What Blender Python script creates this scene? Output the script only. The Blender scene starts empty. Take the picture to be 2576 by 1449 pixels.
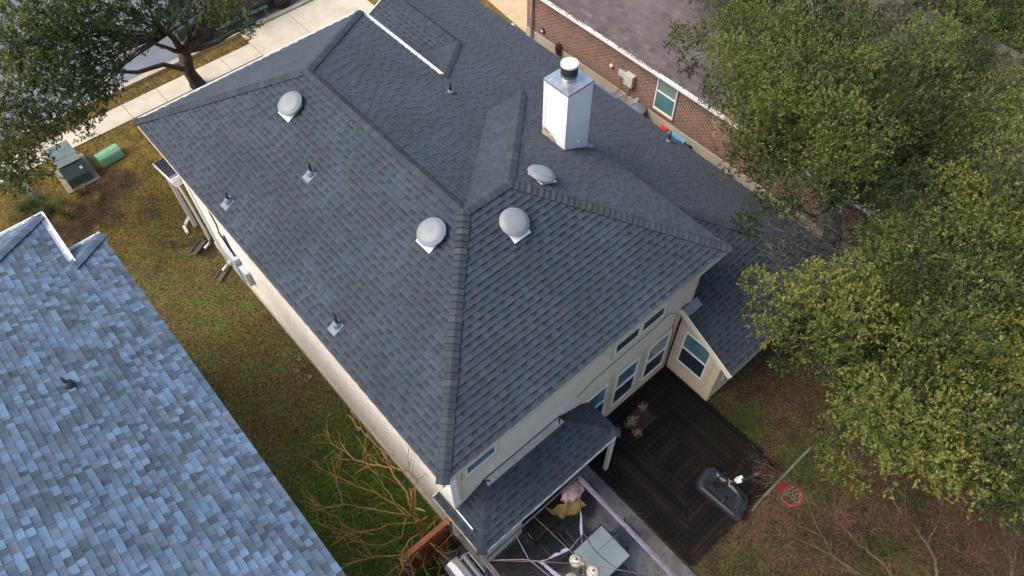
import bpy, bmesh, math, random
import numpy as np
from mathutils import Vector, Matrix

random.seed(7)
rng = np.random.default_rng(11)
SC = bpy.context.scene
COL = SC.collection

# ------------------------------------------------------------------ camera
CAM = [0.709, 0.965, -0.015, -2.128, -4.599, 18.974, 1843.42]   # yaw, pitch, roll, x, y, z, focal (px of a 2576 wide picture)


def _rot(y, p, r):
    f = Vector((math.sin(y) * math.cos(p), math.cos(y) * math.cos(p), -math.sin(p)))
    rt = Vector((math.cos(y), -math.sin(y), 0))
    up = rt.cross(f)
    return rt * math.cos(r) + up * math.sin(r), -rt * math.sin(r) + up * math.cos(r), f


CR, CU, CF = _rot(*CAM[:3])
CP = Vector(CAM[3:6])
cam_d = bpy.data.cameras.new('camera')
cam = bpy.data.objects.new('camera', cam_d)
COL.objects.link(cam)
cam_d.sensor_width = 36.0
cam_d.lens = CAM[6] / 2576 * 36.0
cam_d.clip_end = 500
m = Matrix.Identity(4)
for i in range(3):
    m[i][0] = CR[i]; m[i][1] = CU[i]; m[i][2] = -CF[i]; m[i][3] = CP[i]
cam.matrix_world = m
SC.camera = cam


def at(vx, vy, x=None, y=None, z=None):
    """point where the sight line through (vx, vy) meets one world plane: used to survey the ground plan"""
    d = CR * ((vx - 1288) / CAM[6]) + CU * ((724.5 - vy) / CAM[6]) + CF
    k = (x - CP.x) / d.x if x is not None else (y - CP.y) / d.y if y is not None else (z - CP.z) / d.z
    return CP + d * k


# ------------------------------------------------------------------ light
world = bpy.data.worlds.new('World'); SC.world = world
world.use_nodes = True
wn = world.node_tree.nodes; wl = world.node_tree.links
bg = wn['Background']
sky = wn.new('ShaderNodeTexSky')
sky.sky_type = 'NISHITA'; sky.sun_disc = False
SUN_EL, SUN_AZ = math.radians(50), math.radians(-62)     # azimuth from +y towards +x
sky.sun_elevation = SUN_EL; sky.sun_rotation = SUN_AZ
sky.altitude = 100; sky.air_density = 1.0; sky.dust_density = 4.0; sky.ozone_density = 1.0
wl.new(sky.outputs[0], bg.inputs[0]); bg.inputs[1].default_value = 0.15
sd = bpy.data.lights.new('sun', 'SUN'); sd.energy = 1.15; sd.angle = math.radians(50); sd.color = (1, .95, .87)
so = bpy.data.objects.new('sun', sd); COL.objects.link(so)
sdir = Vector((math.sin(SUN_AZ) * math.cos(SUN_EL), math.cos(SUN_AZ) * math.cos(SUN_EL), math.sin(SUN_EL)))
so.rotation_euler = sdir.to_track_quat('Z', 'Y').to_euler(); so.location = (0, 0, 30)
SC.view_settings.view_transform = 'Standard'; SC.view_settings.look = 'None'
SC.view_settings.exposure = 1.0; SC.view_settings.gamma = 1.0

# ------------------------------------------------------------------ materials


def lin(h):
    h = h.lstrip('#'); o = []
    for i in (0, 2, 4):
        c = int(h[i:i + 2], 16) / 255
        o.append(c / 12.92 if c <= .04045 else ((c + .055) / 1.055) ** 2.4)
    return tuple(o)


class NT:
    def __init__(s, name):
        s.m = bpy.data.materials.new(name); s.m.use_nodes = True
        s.n = s.m.node_tree.nodes; s.l = s.m.node_tree.links
        s.b = s.n['Principled BSDF']; s._pos = None

    def new(s, t, **k):
        x = s.n.new(t)
        for a, v in k.items(): setattr(x, a, v)
        return x

    def set(s, sock, v):
        if isinstance(v, bpy.types.NodeSocket): s.l.new(v, sock)
        elif isinstance(v, tuple) and len(v) == 3 and sock.type == 'RGBA': sock.default_value = (*v, 1)
        else: sock.default_value = v

    def math(s, op, a, b=0.0, clamp=False):
        x = s.new('ShaderNodeMath', operation=op, use_clamp=clamp)
        s.set(x.inputs[0], a); s.set(x.inputs[1], b); return x.outputs[0]

    def mix(s, f, a, b, blend='MIX'):
        x = s.new('ShaderNodeMix', data_type='RGBA', blend_type=blend)
        s.set(x.inputs[0], f); s.set(x.inputs[6], a); s.set(x.inputs[7], b); return x.outputs[2]

    def pos(s, kind='Object'):
        return s.new('ShaderNodeTexCoord').outputs['Object'] if kind == 'Object' else s.new('ShaderNodeNewGeometry').outputs['Position']

    def noise(s, scale, detail=4, rough=.6, vec=None, dist=0.0):
        x = s.new('ShaderNodeTexNoise'); x.inputs['Scale'].default_value = scale
        x.inputs['Detail'].default_value = detail; x.inputs['Roughness'].default_value = rough
        x.inputs['Distortion'].default_value = dist
        s.l.new(vec if vec else s.pos(), x.inputs['Vector']); return x.outputs['Fac']

    def ramp(s, v, lo, hi, a=0.0, b=1.0):
        x = s.new('ShaderNodeMapRange', interpolation_type='SMOOTHSTEP')
        s.set(x.inputs[0], v); x.inputs[1].default_value = lo; x.inputs[2].default_value = hi
        x.inputs[3].default_value = a; x.inputs[4].default_value = b; return x.outputs[0]

    def bump(s, h, strength=.3, dist=.02):
        x = s.new('ShaderNodeBump'); x.inputs['Strength'].default_value = strength; x.inputs['Distance'].default_value = dist
        s.set(x.inputs['Height'], h); s.l.new(x.outputs[0], s.b.inputs['Normal'])


def mat(name, base=(.5, .5, .5), rough=.8, vary=.15, vscale=5, fine=0.0, fscale=60, bump=0.0, bscale=60, metal=0.0, attr=False, spots=(), spec=.5, trans=0.0, sheen=0.0):
    t = NT(name)
    if attr:
        a = t.new('ShaderNodeAttribute', attribute_name='Col'); col = a.outputs['Color']
        if base: col = t.mix(1.0, col, base, 'MULTIPLY')
    else: col = t.mix(0.0, base, base)
    if vary:
        f = t.ramp(t.noise(vscale), .25, .75, 1 - vary, 1 + vary)
        col = t.mix(1.0, col, t.combine(f), 'MULTIPLY') if hasattr(t, 'combine') else t.mix(1.0, col, f, 'MULTIPLY')
    if fine:
        col = t.mix(1.0, col, t.ramp(t.noise(fscale, 2), .3, .7, 1 - fine, 1 + fine), 'MULTIPLY')
    for (c, sc, lo, hi, amt) in spots:
        col = t.mix(t.ramp(t.noise(sc, 5, .65), lo, hi, 0, amt), col, c)
    t.set(t.b.inputs['Base Color'], col)
    t.b.inputs['Roughness'].default_value = rough; t.b.inputs['Metallic'].default_value = metal
    t.b.inputs['Specular IOR Level'].default_value = spec
    if sheen: t.b.inputs['Sheen Weight'].default_value = sheen; t.b.inputs['Sheen Roughness'].default_value = .45
    if trans: t.b.inputs['Transmission Weight'].default_value = trans
    if bump: t.bump(t.noise(bscale, 4), bump)
    return t.m


MT = {}
MT['shingle'] = mat('shingle', None, .88, .17, .7, .28, 110, .35, 160, attr=True, spec=.35, sheen=.10)
MT['shingle_cap'] = mat('shingle_cap', None, .88, .12, 2.5, .25, 110, .4, 160, attr=True, spec=.3)
MT['deckboard'] = mat('wet_deck_wood', (.75, .75, .78), .6, .45, 1.6, .35, 30, .25, 40, attr=True, spec=.16, spots=[((.012, .012, .006), 1.2, .55, .72, .6), ((.05, .026, .016), 2.3, .62, .74, .5)])
MT['cream'] = mat('cream_siding', (.70, .62, .485), .7, .06, 2, .04, 60, .05, 50)
MT['cream_trim'] = mat('cream_trim', (.62, .525, .37), .65, .08, 3, .04, 60)
MT['tan'] = mat('tan_siding', (.62, .49, .325), .7, .08, 3, .05, 60, .05, 60, spots=[((.33, .22, .10), 2.5, .62, .8, .4)])
MT['white_paint'] = mat('white_paint', (.80, .79, .78), .5, .04, 4, .03, 50)
MT['chimney_paint'] = mat('chimney_paint', (.72, .695, .685), .55, .04, 3, .03, 60)
MT['gutter'] = mat('gutter_white', (.78, .78, .77), .4, .06, 5, .04, 40)
MT['galv'] = mat('galvanised_metal', (.55, .57, .58), .32, .18, 6, .12, 30, metal=.75, spots=[((.12, .13, .14), 4, .6, .75, .5)])
MT['galv_dark'] = mat('sooty_metal', (.10, .11, .12), .45, .4, 12, .2, 40, metal=.6)
MT['vent_grey'] = mat('vent_grey', (.205, .22, .222), .5, .05, 6, .05, 80)
MT['flash'] = mat('flashing_metal', (.15, .175, .215), .6, .2, 9, .12, 40)
MT['flash_dull'] = mat('dull_flashing', (.36, .33, .28), .6, .15, 6, .1, 40, spots=[((.12, .11, .10), 14, .62, .7, .7)])
MT['pipe_dark'] = mat('dark_pipe', (.03, .036, .045), .5, .2, 10)
MT['frame_white'] = mat('window_vinyl', (.82, .82, .81), .4, .03, 6)
MT['black'] = mat('black_plastic', (.012, .013, .015), .38, .2, 6, .1, 40)
MT['black_metal'] = mat('black_metal', (.02, .022, .026), .35, .25, 10)
MT['grey_metal'] = mat('grey_metal', (.30, .32, .34), .4, .15, 8, metal=.5)
MT['elec'] = mat('pale_grey_steel', (.42, .47, .51), .4, .08, 5)
MT['wood_dark'] = mat('dark_timber', (.05, .03, .018), .7, .3, 6)
MT['concrete'] = None


def glass(name, c, r=.06):
    t = NT(name)
    t.set(t.b.inputs['Base Color'], t.mix(t.ramp(t.noise(1.3, 3), .35, .7), c, tuple(q * .7 for q in c)))
    t.b.inputs['Roughness'].default_value = r; t.b.inputs['Specular IOR Level'].default_value = .7
    return t.m


MT['pane'] = glass('pane_teal', (.10, .22, .25))
MT['pane_pale'] = glass('pane_pale', (.22, .29, .27), .1)
MT['screen'] = mat('insect_screen', (.02, .026, .032), .5, .2, 3, .2, 200)
MT['table_glass'] = glass('frosted_glass', (.30, .36, .35), .12)


def concrete(name, c, stain, amt=.6, dark=(.05, .045, .035), wet=.8):
    t = NT(name)
    p = t.pos('Position')
    col = t.mix(t.ramp(t.noise(1.1, 5, .6, p), .3, .7), c, tuple(q * .78 for q in c))
    col = t.mix(t.ramp(t.noise(3.5, 6, .7, p), .52, .72, 0, amt), col, stain)
    col = t.mix(t.ramp(t.noise(14, 4, .7, p), .62, .74, 0, amt * .7), col, dark)
    col = t.mix(1.0, col, t.ramp(t.noise(70, 2, .5, p), .3, .7, .86, 1.12), 'MULTIPLY')
    t.set(t.b.inputs['Base Color'], col); t.b.inputs['Roughness'].default_value = wet
    t.bump(t.noise(50, 4, .6, p), .15)
    return t.m


MT['pavement'] = concrete('pavement_concrete', (.55, .475, .355), (.43, .36, .255), .45, (.32, .27, .18))
MT['kerb'] = concrete('kerb_concrete', (.42, .36, .26), (.26, .20, .12), .6)
MT['pad'] = concrete('pad_concrete', (.26, .215, .15), (.14, .11, .07), .6)
MT['foundation'] = concrete('foundation_concrete', (.52, .46, .36), (.36, .31, .22), .5, (.25, .2, .12))
MT['trough'] = concrete('trough_concrete', (.11, .105, .08), (.07, .06, .04), .6)


def asphalt():
    t = NT('asphalt'); p = t.pos('Position')
    col = t.mix(t.ramp(t.noise(.8, 5, .6, p), .3, .7), (.15, .16, .185), (.115, .125, .15))
    col = t.mix(1.0, col, t.ramp(t.noise(60, 3, .6, p), .3, .7, .75, 1.3), 'MULTIPLY')
    t.set(t.b.inputs['Base Color'], col); t.b.inputs['Roughness'].default_value = .8
    t.bump(t.noise(120, 3, .6, p), .3); return t.m


MT['asphalt'] = asphalt()


def patio_mat():
    t = NT('stained_patio'); p = t.pos('Position')
    col = t.mix(t.ramp(t.noise(1.4, 5, .65, p), .35, .65), (.185, .19, .20), (.085, .085, .088))
    col = t.mix(t.ramp(t.noise(2.6, 6, .75, p, .6), .44, .62, 0, .85), col, (.17, .145, .095))
    col = t.mix(t.ramp(t.noise(6.0, 5, .75, p), .54, .66, 0, .75), col, (.05, .045, .035))
    sx = t.new('ShaderNodeSeparateXYZ'); t.l.new(p, sx.inputs[0])

    def blob(cx, cy, r, c, amt, col):
        dx = t.math('SUBTRACT', sx.outputs[0], cx); dy = t.math('SUBTRACT', sx.outputs[1], cy)
        d = t.math('SQRT', t.math('ADD', t.math('MULTIPLY', dx, dx), t.math('MULTIPLY', dy, dy)))
        d = t.math('ADD', d, t.math('MULTIPLY', t.math('SUBTRACT', t.noise(3.2, 5, .7, p), .5), r * 1.3))
        return t.mix(t.ramp(d, r * .55, r, amt, 0), col, c)
    col = blob(.9, -1.15, 1.0, (.020, .016, .011), .93, col)
    col = blob(1.7, -1.45, .8, (.028, .024, .018), .85, col)
    col = blob(2.6, -1.35, .6, (.03, .027, .022), .8, col)
    col = blob(3.3, -.95, .55, (.016, .013, .009), .93, col)
    col = blob(.36, -1.25, .34, (.20, .135, .03), .85, col)
    col = blob(.62, -1.75, .26, (.19, .13, .035), .8, col)
    col = blob(1.55, -2.0, .2, (.16, .12, .05), .7, col)
    col = blob(3.8, -2.9, .25, (.15, .12, .06), .6, col)
    t.set(t.b.inputs['Base Color'], col)
    t.set(t.b.inputs['Roughness'], t.ramp(t.noise(2.0, 4, .6, p), .4, .65, .28, .7))
    t.bump(t.noise(40, 4, .6, p), .12); return t.m


MT['patio'] = patio_mat()


def brick_mat():
    t = NT('red_brick'); p = t.pos('Position')
    sx = t.new('ShaderNodeSeparateXYZ'); t.l.new(p, sx.inputs[0])
    cb = t.new('ShaderNodeCombineXYZ')
    t.l.new(t.math('ADD', sx.outputs[1], t.math('MULTIPLY', sx.outputs[0], 1.0)), cb.inputs[0]); t.l.new(sx.outputs[2], cb.inputs[1])
    b = t.new('ShaderNodeTexBrick')
    t.l.new(cb.outputs[0], b.inputs['Vector'])
    b.inputs['Scale'].default_value = 1.0
    b.inputs['Brick Width'].default_value = .215; b.inputs['Row Height'].default_value = .076
    b.inputs['Mortar Size'].default_value = .011; b.inputs['Mortar Smooth'].default_value = .1
    b.inputs['Bias'].default_value = -.1
    b.inputs['Color1'].default_value = (.21, .075, .055, 1); b.inputs['Color2'].default_value = (.045, .025, .025, 1)
    b.inputs['Mortar'].default_value = (.42, .33, .25, 1)
    col = t.mix(t.ramp(t.noise(3.2, 3, .6, cb.outputs[0]), .5, .75, 0, .35), b.outputs['Color'], (.17, .085, .06))
    col = t.mix(1.0, col, t.ramp(t.noise(25, 3, .6, p), .3, .7, .75, 1.25), 'MULTIPLY')
    t.set(t.b.inputs['Base Color'], col); t.b.inputs['Roughness'].default_value = .85
    t.bump(t.math('SUBTRACT', 1.0, b.outputs['Fac']), .6, .01); return t.m


MT['brick'] = brick_mat()


def stone_mat():
    t = NT('limestone'); p = t.pos('Position')
    mp = t.new('ShaderNodeMapping'); t.l.new(p, mp.inputs[0]); mp.inputs['Scale'].default_value = (1, 2.2, 5.0)
    v = t.new('ShaderNodeTexVoronoi', feature='DISTANCE_TO_EDGE'); t.l.new(mp.outputs[0], v.inputs['Vector']); v.inputs['Scale'].default_value = 1.0
    vc = t.new('ShaderNodeTexVoronoi', feature='F1'); t.l.new(mp.outputs[0], vc.inputs['Vector']); vc.inputs['Scale'].default_value = 1.0
    sh = t.new('ShaderNodeSeparateColor'); t.l.new(vc.outputs['Color'], sh.inputs[0])
    col = t.mix(t.ramp(sh.outputs[0], 0, 1), (.93, .91, .87), (.88, .84, .76))
    col = t.mix(t.ramp(t.noise(5, 5, .65, p), .58, .75, 0, .55), col, (.74, .66, .52))
    e = t.ramp(v.outputs['Distance'], .0, .05)
    col = t.mix(e, (.66, .62, .55), col)
    t.set(t.b.inputs['Base Color'], col); t.b.inputs['Roughness'].default_value = .85
    t.bump(t.math('ADD', t.math('MULTIPLY', e, .6), t.math('MULTIPLY', t.noise(12, 5, .65, p), .8)), .45, .02); return t.m


MT['stone'] = stone_mat()


def ground_mat():
    t = NT('lawn_soil'); p = t.pos('Position')
    sx = t.new('ShaderNodeSeparateXYZ'); t.l.new(p, sx.inputs[0]); X, Y = sx.outputs[0], sx.outputs[1]
    n1 = t.math('SUBTRACT', t.noise(.55, 5, .65, p), .5); n2 = t.noise(2.4, 6, .7, p)
    col = t.mix(t.ramp(n2, .35, .65), (.135, .108, .042), (.090, .064, .029))
    col = t.mix(t.ramp(t.noise(1.2, 5, .65, p), .45, .62, 0, .75), col, (.105, .130, .032))
    yy = t.math('ADD', Y, t.math('MULTIPLY', n1, 9.0))
    dry = t.mix(t.ramp(n2, .35, .65), (.19, .125, .030), (.10, .075, .022))
    col = t.mix(t.ramp(yy, 12.2, 16.5), col, dry)

    def dist(cx, cy):
        dx = t.math('SUBTRACT', X, cx); dy = t.math('SUBTRACT', Y, cy)
        return t.math('ADD', t.math('SQRT', t.math('ADD', t.math('MULTIPLY', dx, dx), t.math('MULTIPLY', dy, dy))), t.math('MULTIPLY', n1, 5.0))
    col = t.mix(t.ramp(dist(-1.0, 2.4), 1.6, 3.8, .9, 0), col, t.mix(t.ramp(n2, .4, .62), (.075, .135, .014), (.050, .075, .013)))
    for cx, cy, r in ((-1.6, 17.5, 1.5), (-3.6, 17.3, 1.6), (.05, 13.4, .7)):
        col = t.mix(t.ramp(dist(cx, cy), r * .5, r * 1.2, .9, 0), col, t.mix(t.ramp(n2, .4, .6), (.055, .034, .02), (.030, .018, .012)))
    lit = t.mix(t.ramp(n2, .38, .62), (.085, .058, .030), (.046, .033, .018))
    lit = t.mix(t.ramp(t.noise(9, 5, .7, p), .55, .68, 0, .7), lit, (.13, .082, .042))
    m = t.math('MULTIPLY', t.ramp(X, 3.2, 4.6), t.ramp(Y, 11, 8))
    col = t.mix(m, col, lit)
    for cx, cy, r in ((4.7, -5.2, 1.5), (8.6, -4.4, 1.3), (7.4, -7.2, 1.4), (8.3, -2.3, .9), (10.5, -6.5, 1.5)): col = t.mix(t.ramp(dist(cx, cy), r * .3, r * 1.1, .75, 0), col, t.mix(t.ramp(n2, .4, .6), (.060, .095, .014), (.035, .045, .012)))
    col = t.mix(1.0, col, t.ramp(t.noise(13, 5, .75, p), .32, .68, .42, 1.7), 'MULTIPLY')
    t.set(t.b.inputs['Base Color'], col); t.b.inputs['Roughness'].default_value = .95; t.b.inputs['Specular IOR Level'].default_value = .15
    t.bump(t.noise(30, 6, .75, p), .8, .05); return t.m


MT['ground'] = ground_mat()


def leaf_mat(name, rough=.5, tl=.22):
    t = NT(name)
    a = t.new('ShaderNodeAttribute', attribute_name='Col')
    t.l.new(a.outputs['Color'], t.b.inputs['Base Color']); t.b.inputs['Roughness'].default_value = rough
    t.b.inputs['Specular IOR Level'].default_value = .35
    tr = t.new('ShaderNodeBsdfTranslucent'); t.l.new(a.outputs['Color'], tr.inputs[0])
    mx = t.new('ShaderNodeMixShader'); mx.inputs[0].default_value = tl
    t.l.new(t.b.outputs[0], mx.inputs[1]); t.l.new(tr.outputs[0], mx.inputs[2])
    t.l.new(mx.outputs[0], t.n['Material Output'].inputs[0]); return t.m


MT['leaf'] = leaf_mat('oak_leaf', .55, .28)
MT['blade'] = leaf_mat('grass_blade', .7, .2)
MT['litter'] = leaf_mat('dead_leaf', .85, .1)
MT['bark'] = mat('oak_bark', (.055, .042, .032), .9, .45, 5, .3, 40, .9, 30, spots=[((.16, .17, .13), 7, .62, .75, .5)])
MT['bark_lichen'] = mat('lichen_bark', (.06, .056, .045), .9, .4, 6, .3, 40, .8, 40, spots=[((.17, .20, .14), 5, .52, .64, .8)])
MT['bark_orange'] = mat('orange_bark', (.34, .18, .07), .75, .3, 4, .15, 40, .3, 60, spots=[((.12, .09, .06), 6, .55, .7, .6)])
MT['bark_olive'] = mat('olive_bark', (.13, .105, .055), .8, .35, 4, .2, 40, .3, 60, spots=[((.20, .22, .14), 7, .6, .7, .7)])
MT['twig_red'] = leaf_mat('red_twig', .8, .05)

# ------------------------------------------------------------------ mesh builder
ORG = {}


class MB:
    def __init__(s): s.v = []; s.f = []; s.c = []; s.sm = []

    def add(s, vs, fs, col=None, smooth=False):
        n = len(s.v); s.v += [tuple(x) for x in vs]
        for f in fs: s.f.append(tuple(i + n for i in f)); s.c.append(col); s.sm.append(smooth)
        return s

    def hexa(s, p, col=None):   # p: 8 points, bottom 0-3 ccw, top 4-7
        return s.add(p, [(3, 2, 1, 0), (4, 5, 6, 7), (0, 1, 5, 4), (1, 2, 6, 5), (2, 3, 7, 6), (3, 0, 4, 7)], col)

    def box(s, x0, x1, y0, y1, z0, z1, col=None):
        return s.hexa([(x0, y0, z0), (x1, y0, z0), (x1, y1, z0), (x0, y1, z0), (x0, y0, z1), (x1, y0, z1), (x1, y1, z1), (x0, y1, z1)], col)

    def obox(s, c, ax, ay, az, hx, hy, hz, col=None):
        c = Vector(c); ax = Vector(ax).normalized() * hx; ay = Vector(ay).normalized() * hy; az = Vector(az).normalized() * hz
        return s.hexa([c - ax - ay - az, c + ax - ay - az, c + ax + ay - az, c - ax + ay - az, c - ax - ay + az, c + ax - ay + az, c + ax + ay + az, c - ax + ay + az], col)

    def bar(s, a, b, w, h, up=(0, 0, 1), col=None):
        a = Vector(a); b = Vector(b); d = (b - a).normalized(); side = d.cross(Vector(up))
        if side.length < 1e-4: side = d.cross(Vector((1, 0, 0)))
        side.normalize(); u = side.cross(d)
        return s.obox((a + b) / 2, d, side, u, (b - a).length / 2, w / 2, h / 2, col)

    def tube(s, pts, r, n=8, cap=True, col=None):
        pts = [Vector(p) for p in pts]; N = len(pts)
        rs = r if isinstance(r, (list, tuple)) else [r] * N
        ref = Vector((0, 0, 1)); vs = []
        for i, p in enumerate(pts):
            d = (pts[min(i + 1, N - 1)] - pts[max(i - 1, 0)]).normalized()
            a = d.cross(ref)
            if a.length < .05: a = d.cross(Vector((1, 0, 0)))
            a.normalize(); b = d.cross(a)
            for k in range(n):
                t = 2 * math.pi * k / n
                vs.append(p + (a * math.cos(t) + b * math.sin(t)) * rs[i])
        fs = [(i * n + k, i * n + (k + 1) % n, (i + 1) * n + (k + 1) % n, (i + 1) * n + k) for i in range(N - 1) for k in range(n)]
        if cap: fs += [tuple(range(n - 1, -1, -1)), tuple(range((N - 1) * n, N * n))]
        return s.add(vs, fs, col, True)

    def lathe(s, prof, o, n=24, ax=(0, 0, 1), col=None, smooth=True):
        o = Vector(o); az = Vector(ax).normalized(); a = az.cross(Vector((0, 1, 0)))
        if a.length < .1: a = az.cross(Vector((1, 0, 0)))
        a.normalize(); b = az.cross(a); vs = []
        for (r, z) in prof:
            for k in range(n):
                t = 2 * math.pi * k / n; vs.append(o + az * z + (a * math.cos(t) + b * math.sin(t)) * r)
        N = len(prof)
        fs = [(i * n + k, i * n + (k + 1) % n, (i + 1) * n + (k + 1) % n, (i + 1) * n + k) for i in range(N - 1) for k in range(n)]
        fs += [tuple(range(n - 1, -1, -1)), tuple(range((N - 1) * n, N * n))]
        return s.add(vs, fs, col, smooth)

    def prism(s, poly, z0, z1, col=None):
        n = len(poly)
        vs = [(x, y, z0) for x, y in poly] + [(x, y, z1) for x, y in poly]
        return s.add(vs, [tuple(range(n - 1, -1, -1)), tuple(range(n, 2 * n))] + [(i, (i + 1) % n, (i + 1) % n + n, i + n) for i in range(n)], col)

    def slab(s, pts, d, col=None):     # planar polygon thickened by vector d
        pts = [Vector(p) for p in pts]; d = Vector(d); n = len(pts)
        return s.add(pts + [p + d for p in pts], [tuple(range(n - 1, -1, -1)), tuple(range(n, 2 * n))] + [(i, (i + 1) % n, (i + 1) % n + n, i + n) for i in range(n)], col)

    def build(s, name, material, parent=None, origin=None, bevel=0.0):
        if parent is not None:
            root = parent
            while root.parent: root = root.parent
            o = ORG[root]
        else: o = Vector(origin) if origin is not None else Vector((0, 0, 0))
        me = bpy.data.meshes.new(name)
        me.from_pydata([(x - o.x, y - o.y, z - o.z) for x, y, z in s.v], [], s.f)
        if s.c and s.c[0] is not None:
            ca = me.color_attributes.new('Col', 'FLOAT_COLOR', 'CORNER'); buf = []
            for f, c in zip(s.f, s.c):
                for i in range(len(f)):
                    cc = c[i] if isinstance(c[0], tuple) else c
                    buf += [cc[0], cc[1], cc[2], 1.0]
            ca.data.foreach_set('color', buf)
        me.polygons.foreach_set('use_smooth', s.sm)
        bm = bmesh.new(); bm.from_mesh(me)
        if not (s.c and s.c[0] is not None): bmesh.ops.recalc_face_normals(bm, faces=bm.faces)
        bm.to_mesh(me); bm.free()
        me.materials.append(MT[material] if isinstance(material, str) else material)
        ob = bpy.data.objects.new(name, me); COL.objects.link(ob)
        if parent is not None: ob.parent = parent
        else: ob.location = o; ORG[ob] = o
        if bevel:
            b = ob.modifiers.new('bevel', 'BEVEL'); b.width = bevel; b.segments = 2; b.limit_method = 'ANGLE'; b.angle_limit = math.radians(40)
        return ob


def tag(o, label=None, cat=None, group=None, kind=None):
    if label: o['label'] = label
    if cat: o['category'] = cat
    if group: o['group'] = group
    if kind: o['kind'] = kind
    return o


def thing(name, loc, label, cat, group=None):
    o = bpy.data.objects.new(name, None); COL.objects.link(o); o.empty_display_size = .2
    o.location = loc; ORG[o] = Vector(loc)
    return tag(o, label, cat, group)


def kids(o): return [c for c in COL.objects if c.parent == o]


def copy_tree(o, parent=None):
    c = o.copy(); COL.objects.link(c); c.parent = parent
    for ch in kids(o): copy_tree(ch, c)
    return c


def nmesh(name, V, F, C, material, parent=None, origin=None):
    """big meshes straight from arrays: V (n,3), F (m,k), C (m,3) colour per face"""
    if parent is not None:
        root = parent
        while root.parent: root = root.parent
        o = ORG[root]
    else: o = Vector(origin or (0, 0, 0))
    k = F.shape[1]; me = bpy.data.meshes.new(name)
    me.vertices.add(len(V)); me.vertices.foreach_set('co', (V - np.array(o)).astype(np.float32).ravel())
    me.loops.add(F.size); me.loops.foreach_set('vertex_index', F.astype(np.int32).ravel())
    me.polygons.add(len(F)); me.polygons.foreach_set('loop_start', np.arange(0, F.size, k, dtype=np.int32))
    me.update(calc_edges=True)
    ca = me.color_attributes.new('Col', 'FLOAT_COLOR', 'CORNER')
    c4 = np.ones((len(F), k, 4), np.float32); c4[:, :, :3] = C[:, None, :]
    ca.data.foreach_set('color', c4.ravel())
    me.materials.append(MT[material]); me.validate()
    ob = bpy.data.objects.new(name, me); COL.objects.link(ob)
    if parent is not None: ob.parent = parent
    else: ob.location = o; ORG[ob] = o
    return ob


# ------------------------------------------------------------------ shingled roofs


def clip(poly, a, b, c):      # keep a*u+b*v<=c
    out = []
    for i in range(len(poly)):
        p, q = poly[i], poly[(i + 1) % len(poly)]
        dp, dq = a * p[0] + b * p[1] - c, a * q[0] + b * q[1] - c
        if dp <= 1e-9: out.append(p)
        if (dp < -1e-9 and dq > 1e-9) or (dp > 1e-9 and dq < -1e-9):
            t = dp / (dp - dq); out.append((p[0] + t * (q[0] - p[0]), p[1] + t * (q[1] - p[1])))
    return out


def area(p): return sum(p[i][0] * p[(i + 1) % len(p)][1] - p[(i + 1) % len(p)][0] * p[i][1] for i in range(len(p))) / 2


def clip_rect(poly, u0, u1, v0, v1):
    for a, b, c in ((1, 0, u1), (-1, 0, -u0), (0, 1, v1), (0, -1, -v0)):
        poly = clip(poly, a, b, c)
        if len(poly) < 3: return []
    return poly


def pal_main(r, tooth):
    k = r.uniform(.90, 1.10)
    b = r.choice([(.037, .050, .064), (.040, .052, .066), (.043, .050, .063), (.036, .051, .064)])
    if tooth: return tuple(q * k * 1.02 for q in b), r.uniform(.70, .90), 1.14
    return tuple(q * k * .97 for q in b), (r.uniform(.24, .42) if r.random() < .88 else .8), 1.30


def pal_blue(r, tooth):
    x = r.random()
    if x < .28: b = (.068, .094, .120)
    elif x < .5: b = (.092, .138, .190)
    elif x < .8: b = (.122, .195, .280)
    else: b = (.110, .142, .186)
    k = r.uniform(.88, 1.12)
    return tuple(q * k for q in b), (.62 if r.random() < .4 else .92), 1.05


def pal_brown(r, tooth):
    b = r.choice([(.105, .084, .085), (.092, .076, .079), (.115, .096, .095), (.10, .082, .076), (.082, .068, .072)])
    k = r.uniform(.9, 1.1); return tuple(q * k for q in b), .95, 1.03


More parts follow.
